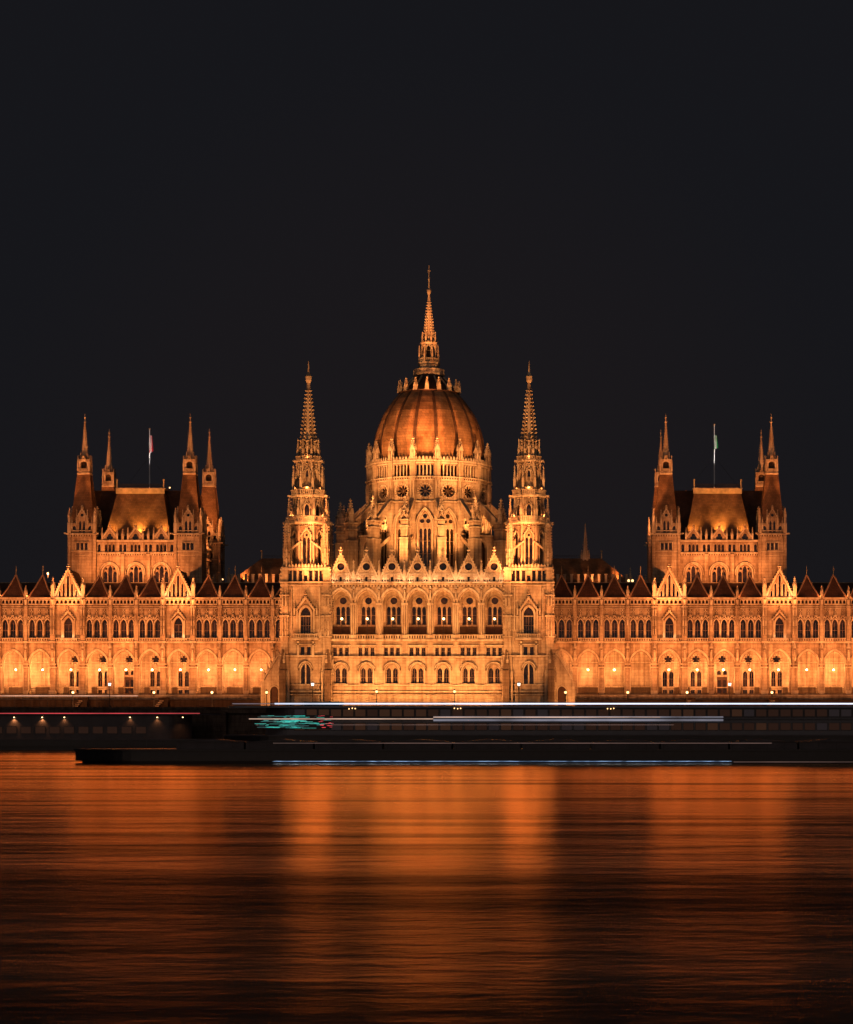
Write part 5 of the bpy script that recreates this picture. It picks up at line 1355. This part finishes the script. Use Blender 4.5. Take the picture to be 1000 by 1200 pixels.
# -- excursion boat with the red roof line
B0, B1 = -43.0, -35.6
def zb_(py): return zat(py, B0)
BX0, BX1 = -118.0, CAM_X + (268 - 667)*SCALE*(DIST + B0)/DIST
boat = empty('excursion_boat', ((BX0 + BX1)/2, -39.3, 0), 0, 'dark excursion boat with a thin red light line along its roof and warm wall lamps', 'excursion boat')
pl = hull_plan(BX0, BX1, B0, B1, 3, 9)
m = MB(); m.flat(shrink(pl, (0.985, 0.9), (BX0+BX1)/2, -39.3), -1, 0.6, 'hull_dark'); m.flat(pl, 0.6, 1.7, 'hull_dark'); m.flat(shrink(pl, (1.003, 1.03), (BX0+BX1)/2, -39.3), 1.7, 1.95, 'hull_grey'); place('hull', m, boat)
m = MB(); m.flat(hull_plan(BX0 + 3, BX1 - 7, B0 + 0.5, B1 - 0.5, 2, 4), 1.95, 6.1, 'hull_grey'); place('cabin', m, boat)
m = MB(); m.flat(hull_plan(BX0 + 1, BX1 - 1, B0 + 0.05, B1 - 0.05, 2, 7), 6.1, 6.32, 'hull_grey'); place('roof', m, boat)
strip(BX0 + 3, BX1 - 5, zb_(836.5), zb_(835.6), 'led_red', B0 + 0.0, 'light_strip', boat)
x = BX0 + 8
while x < BX1 - 13:
    u = random.random(); place('cabin_window', win_a if u < 0.8 else win_b, boat, (x, B0 + 0.42, 2.9)); x += 2.5
def bxp(px): return CAM_X + (px - 667)*SCALE*(DIST + B0)/DIST
for px, e in ((16, 60), (49, 60), (75, 22), (152, 14), (184, 22), (214, 22)):
    m = MB(); m.frus(0, 0, 5.75, 6.0, 0.22, 0.1, 8, 0, 'iron'); m.ball(0, 0, 5.72, 0.12, 'lamp_warm', 6); place('wall_lamp', m, boat, (bxp(px), B0 + 0.25, 0))
    lamp('SPOT', (bxp(px), B0 + 0.2, 5.6), e*9, WARM, (bxp(px), B0 + 0.5, 4.0), 110, 0.9, 0.1, 'boat_light')
m = MB()
for i in range(16):
    px = random.uniform(255, 285); m.box(bxp(px), bxp(px) + random.uniform(0.5, 1.6), B0 + 0.3, B0 + 0.34, zb_(random.uniform(838, 852)), 0, 'glitter_blue') if False else None

# -- low barge passing in mid-river
G0, G1 = -156.0, -146.5
def zg_(py): return zat(py, G0)
def gx(px): return CAM_X + (px - 667)*SCALE*(DIST + G0)/DIST
GX0, GX1 = gx(78), 80.0
barge = empty('cargo_barge', ((GX0 + GX1)/2, -151, 0), 0, 'long low unlit cargo barge lying dark across the river in front of the ship', 'barge')
pl = hull_plan(GX0, GX1, G0, G1, 9, 3)
m = MB(); m.flat(shrink(pl, (0.985, 0.76), (GX0+GX1)/2, -151.25), -1.5, 0.3, 'hull_dark'); m.flat(pl, 0.3, 1.5, 'hull_dark'); place('hull', m, barge)
m = MB(); m.flat(shrink(pl, (1.004, 1.04), (GX0+GX1)/2, -151.25), 1.5, 1.75, 'hull_dark'); place('fender', m, barge)
x = gx(205)
while x < GX1 - 16:
    m = MB(); m.box(x, x + 8.2, G0 + 1.2, G1 - 1.2, 1.75, 2.6, 'hull_grey'); m.prism([(x, 2.6), (x + 4.1, 2.95), (x + 8.2, 2.6)], G0 + 1.1, G1 - 1.1, 'hull_grey')
    place('hatch_cover', m, barge); x += 8.45
m = MB(); m.box(GX1 - 14, GX1 - 5, G0 + 1, G1 - 1, 1.75, 4.2, 'ship_white'); place('deckhouse', m, barge)
m = MB()
for k in range(46):
    xx = gx(110) + k*2.1; m.box(xx - 0.025, xx + 0.025, G0 + 0.3, G0 + 0.35, 1.75, 2.7, 'iron')
m.box(gx(110), gx(110) + 94, G0 + 0.3, G0 + 0.34, 2.66, 2.7, 'iron'); place('railing', m, barge)
strip(gx(320), gx(905), zg_(871.3), zg_(870.7), 'led_faint', G0 + 0.26, 'light_strip', barge)
strip(gx(860), GX1 - 4, zg_(893.3), zg_(892.7), 'led_faint', G0 - 0.12, 'light_strip', barge)
m = MB(); m.add([(gx(320), G0 + 0.02, 0.29), (gx(858), G0 + 0.02, 0.29), (gx(858), G0 + 0.30, 0.29), (gx(320), G0 + 0.30, 0.29)], [(0, 1, 2, 3)], 'glitter_blue')   # unseen glow added for blue glitter on the water; faces down under the overhang
place('glitter_glow', m, barge)

# ================================================================== floodlighting
GAIN = 1.42
for s in (-1, 1):
    for x in (31, 38, 45, 52, 59, 66, 73, 80, 87, 94, 101, 107):
        lamp('SPOT', (s*x, 8.6, 9.7), 8200*GAIN, AMBER, (s*x, 20, 26), 110, 1.0, 0.3)
    for x in (36, 50, 64, 78, 92):
        lamp('SPOT', (s*x, -22, 8.0), 15000*GAIN, AMBER, (s*x, 20, 26), 70, 1.0, 0.3)
for x in (-14.9, -9.9, -5, 0, 5, 9.9, 14.9):
    lamp('SPOT', (x, -6.5, 8.0), 4900*GAIN, WARM, (x, 1.5, 17), 120, 1.0, 0.25)
for x in (-16, -5.5, 5.5, 16):
    lamp('SPOT', (x, -26, 8.0), 30000*GAIN, WARM, (x, 1.5, 37), 70, 1.0, 0.4)
for s in (-1, 1):
    lamp('SPOT', (s*31, -5, 8), 2600*GAIN, WARM, (s*28, 3, 12), 100, 1.0, 0.2)
    lamp('SPOT', (s*19.5, -7.5, 8), 5200*GAIN, WARM, (s*21.6, 0.6, 24), 90, 1.0, 0.25)
    lamp('SPOT', (s*19, -28, 8), 170000*GAIN, WARM, (s*21.6, 4, 66), 26, 0.9, 0.4)
    lamp('SPOT', (s*33, -10, 8), 48000*GAIN, AMBER, (s*22.5, 6, 50), 50, 0.9, 0.4)
    for z, r, e in ((zt(662), 4.2, 75), (zt(605), 3.4, 120), (zt(573), 2.75, 80), (zt(537), 2.15, 120)):
        for a in (-2.75, -1.57, -0.39):
            lamp('POINT', (s*21.6 + r*math.cos(a), TY + r*math.sin(a), z), e*GAIN, WARM, size=0.15, name='gallery_light')
    lamp('SPOT', (s*7, 7, 35), 26000*GAIN, WARM, (s*3, DY - 11, 54), 75, 0.9, 0.4)
    lamp('SPOT', (s*18.5, 9, 45), 43000*GAIN, WARM, (s*3, DY - 8, 66), 60, 0.9, 0.4)
    lamp('SPOT', (s*34, -29, 8), 520000*GAIN, AMBER, (s*2, DY - 6, 70), 16, 0.6, 0.5)
    for dx, e in ((-8, 3400), (-2.7, 3400), (2.7, 3400), (8, 3400)): lamp('SPOT', (s*60.6 + dx, 23.5, 34.2), e*GAIN, AMBER, (s*60.6 + dx*0.95, PY + 1, 40), 120, 1.0, 0.3)
    for dx in (-11, 11):
        lamp('SPOT', (s*60.6 + dx*1.1, 2, 8), 150000*GAIN, AMBER, (s*60.6 + dx, 33, 56), 24, 0.8, 0.4)
        lamp('SPOT', (s*60.6 + dx*2.0, 38, 34.3), 62000*GAIN, AMBER, (s*60.6 + dx, 57, 58), 60, 0.8, 0.3)
    for dx, e in ((-5.6, 4600), (0.4, 9500), (5.6, 4600)): lamp('SPOT', (s*60.6 + dx, 32.0, zat(626, 32)), e*GAIN, (1.0, 0.42, 0.09), (s*60.6 + dx*0.85, 35.5, zat(600, 35)), 85, 1.0, 0.12)
    lamp('SPOT', (s*60.6, 12, 9), 120000*GAIN, AMBER, (s*60.6, 35, 50), 26, 1.0, 0.4)
    lamp('SPOT', (s*46, 44, 33.9), 9000*GAIN, AMBER, (s*52, 45, 45), 110, 0.9, 0.3)
    lamp('SPOT', (s*60.6 + 1, 42, zat(566, 42)), 6500*GAIN, (1.0, 0.86, 0.78), (s*60.6, 46, zat(515, 46)), 40, 0.8, 0.1)
    lamp('SPOT', (s*34, 34.5, 34.5), 800*GAIN, AMBER, (s*34, 42, 39), 130, 0.9, 0.3)
    for i, kd in enumerate(KIND):
        a, b = EDGES[i], EDGES[i+1]; cx = s*(a + b)/2
        if kd == 'G':
            for d in (-2.2, 2.2): lamp('POINT', (cx + d, WY - 0.8, zCor + 0.5), 24*GAIN, PALE, size=0.1, name='accent_light')
            for d in (-1.0, 1.0): lamp('POINT', (cx + d, WY - 0.6, zWin + 0.25), 13*GAIN, PALE, size=0.1, name='accent_light')
        elif 30 < abs(cx) < 92:
            for d in (-2.45, 2.45): lamp('POINT', (cx + d, WY - 0.25, zCor + 0.45), 60*GAIN, AMBER, size=0.1, name='accent_light')
for k in range(-4, 5):                                                    # uplights in the bays round the drum
    a = k*PI/8; r = 16.0 if abs(k) < 2 else 14.6
    lamp('SPOT', (r*math.sin(a), DY - r*math.cos(a), 39.0 if abs(k) < 2 else zat(624, 24) + 0.4), (2600 if abs(k) < 2 else 1900)*GAIN, WARM, (10*math.sin(a), DY - 10*math.cos(a), 50), 120, 1.0, 0.3)
    if abs(k) < 4:
        r = 21.0
        lamp('SPOT', (r*math.sin(a), DY - r*math.cos(a), 33.6), 900*GAIN, WARM, (17*math.sin(a), DY - 17*math.cos(a), 45), 130, 1.0, 0.3)
for x in BAYS:
    for d in (-1.5, 1.5): lamp('POINT', (x + d, FB - 1.1, zE + 1.1), 62*GAIN, PALE, size=0.1, name='accent_light')

# rooftop floodlamps that show as bright points in the photograph
for px, py, y, lb in ((737, 680.5, 36, 'bright lamp on the roof right of the long hall, left of a pair'), (741.5, 680.5, 36, 'bright lamp on the roof right of the long hall, close beside another'), (751.5, 681.5, 34, 'single bright lamp on the right wing roof left of the right pavilion'),
                       (199, 571.5, 42, 'bright lamp on the dark roof beside the left pavilion spire'), (56, 672, 40, 'small bright lamp on the roof at the far left'), (261, 679, 40, 'bright lamp at the foot of the rear tower of the left pavilion')):
    k = SCALE*(DIST + y)/DIST; x = CAM_X + (px - 667)*k; z = zat(py, y)
    o = empty('roof_floodlamp', (x, y, z - 0.5), 0, lb, 'floodlamp', 'lamps on the roofs')
    m = MB(); m.ball(0, 0, 0, 0.26 if px > 700 else 0.16, 'lamp_soft', 8); place('bulb', m, o, (x, y, z))
    m = MB(); m.cbox(0, 0.2, 0.5, 0.3, -0.3, 0.3, 'iron'); m.cbox(0, 0.2, 0.1, 0.1, -1.6, -0.3, 'iron'); place('bracket', m, o, (x, y, z))

# weak fill added behind the camera to lift dark hulls, like city glow
sd = bpy.data.lights.new('front_fill', 'SUN'); sd.energy = 0.22; sd.angle = R(60); sd.color = (1.0, 0.78, 0.68)
so = bpy.data.objects.new('front_fill', sd); COL.objects.link(so); so.location = (0, -500, 80); so.rotation_euler = (R(72), 0, R(-8))

# ================================================================== sky, camera, render
w = bpy.data.worlds.new('World'); sc.world = w; w.use_nodes = True
n, l = w.node_tree.nodes, w.node_tree.links
bg = n['Background']
tc = n.new('ShaderNodeTexCoord'); sp = n.new('ShaderNodeSeparateXYZ'); l.new(tc.outputs['Generated'], sp.inputs[0])
rp = n.new('ShaderNodeValToRGB'); l.new(sp.outputs['Z'], rp.inputs[0])
e = rp.color_ramp.elements
e[0].position = 0.0; e[0].color = (0.0088, 0.0082, 0.0098, 1)
e[1].position = 0.22; e[1].color = (0.0080, 0.0082, 0.0105, 1)
dt = n.new('ShaderNodeVectorMath'); dt.operation = 'DOT_PRODUCT'; l.new(tc.outputs['Generated'], dt.inputs[0])
dt.inputs[1].default_value = Vector((-29.4, 450, 45)).normalized()
gm_ = n.new('ShaderNodeMapRange'); gm_.interpolation_type = 'SMOOTHSTEP'; gm_.inputs['From Min'].default_value = 0.978; gm_.inputs['From Max'].default_value = 1.0; l.new(dt.outputs['Value'], gm_.inputs['Value'])
ga = n.new('ShaderNodeMix'); ga.data_type = 'RGBA'; ga.blend_type = 'ADD'; l.new(gm_.outputs[0], ga.inputs[0]); l.new(rp.outputs['Color'], ga.inputs['A']); ga.inputs['B'].default_value = (0.0022, 0.0007, 0.0001, 1)
l.new(ga.outputs['Result'], bg.inputs['Color']); bg.inputs['Strength'].default_value = 1.0

cd = bpy.data.cameras.new('camera'); cam = bpy.data.objects.new('camera', cd); COL.objects.link(cam)
cam.location = (CAM_X, -DIST, EYE); cam.rotation_euler = (R(90), 0, 0)
cd.sensor_fit = 'HORIZONTAL'; cd.sensor_width = 36; cd.lens = 36*DIST/(1000*SCALE)
cd.shift_x = -(667 - 500)/1000; cd.shift_y = (HORIZON - 600)/1000
cd.clip_start = 1; cd.clip_end = 20000
sc.camera = cam
sc.view_settings.view_transform = 'Standard'; sc.view_settings.look = 'None'; sc.view_settings.exposure = 0; sc.view_settings.gamma = 1
sc.render.engine = 'CYCLES'
sc.cycles.use_denoising = True
sc.cycles.max_bounces = 5; sc.cycles.diffuse_bounces = 3; sc.cycles.glossy_bounces = 3
sc.cycles.sample_clamp_indirect = 6
sc.cycles.use_adaptive_sampling = True; sc.cycles.adaptive_threshold = 0.015
print('objects', len(bpy.data.objects), 'lights', len(LIGHTS))
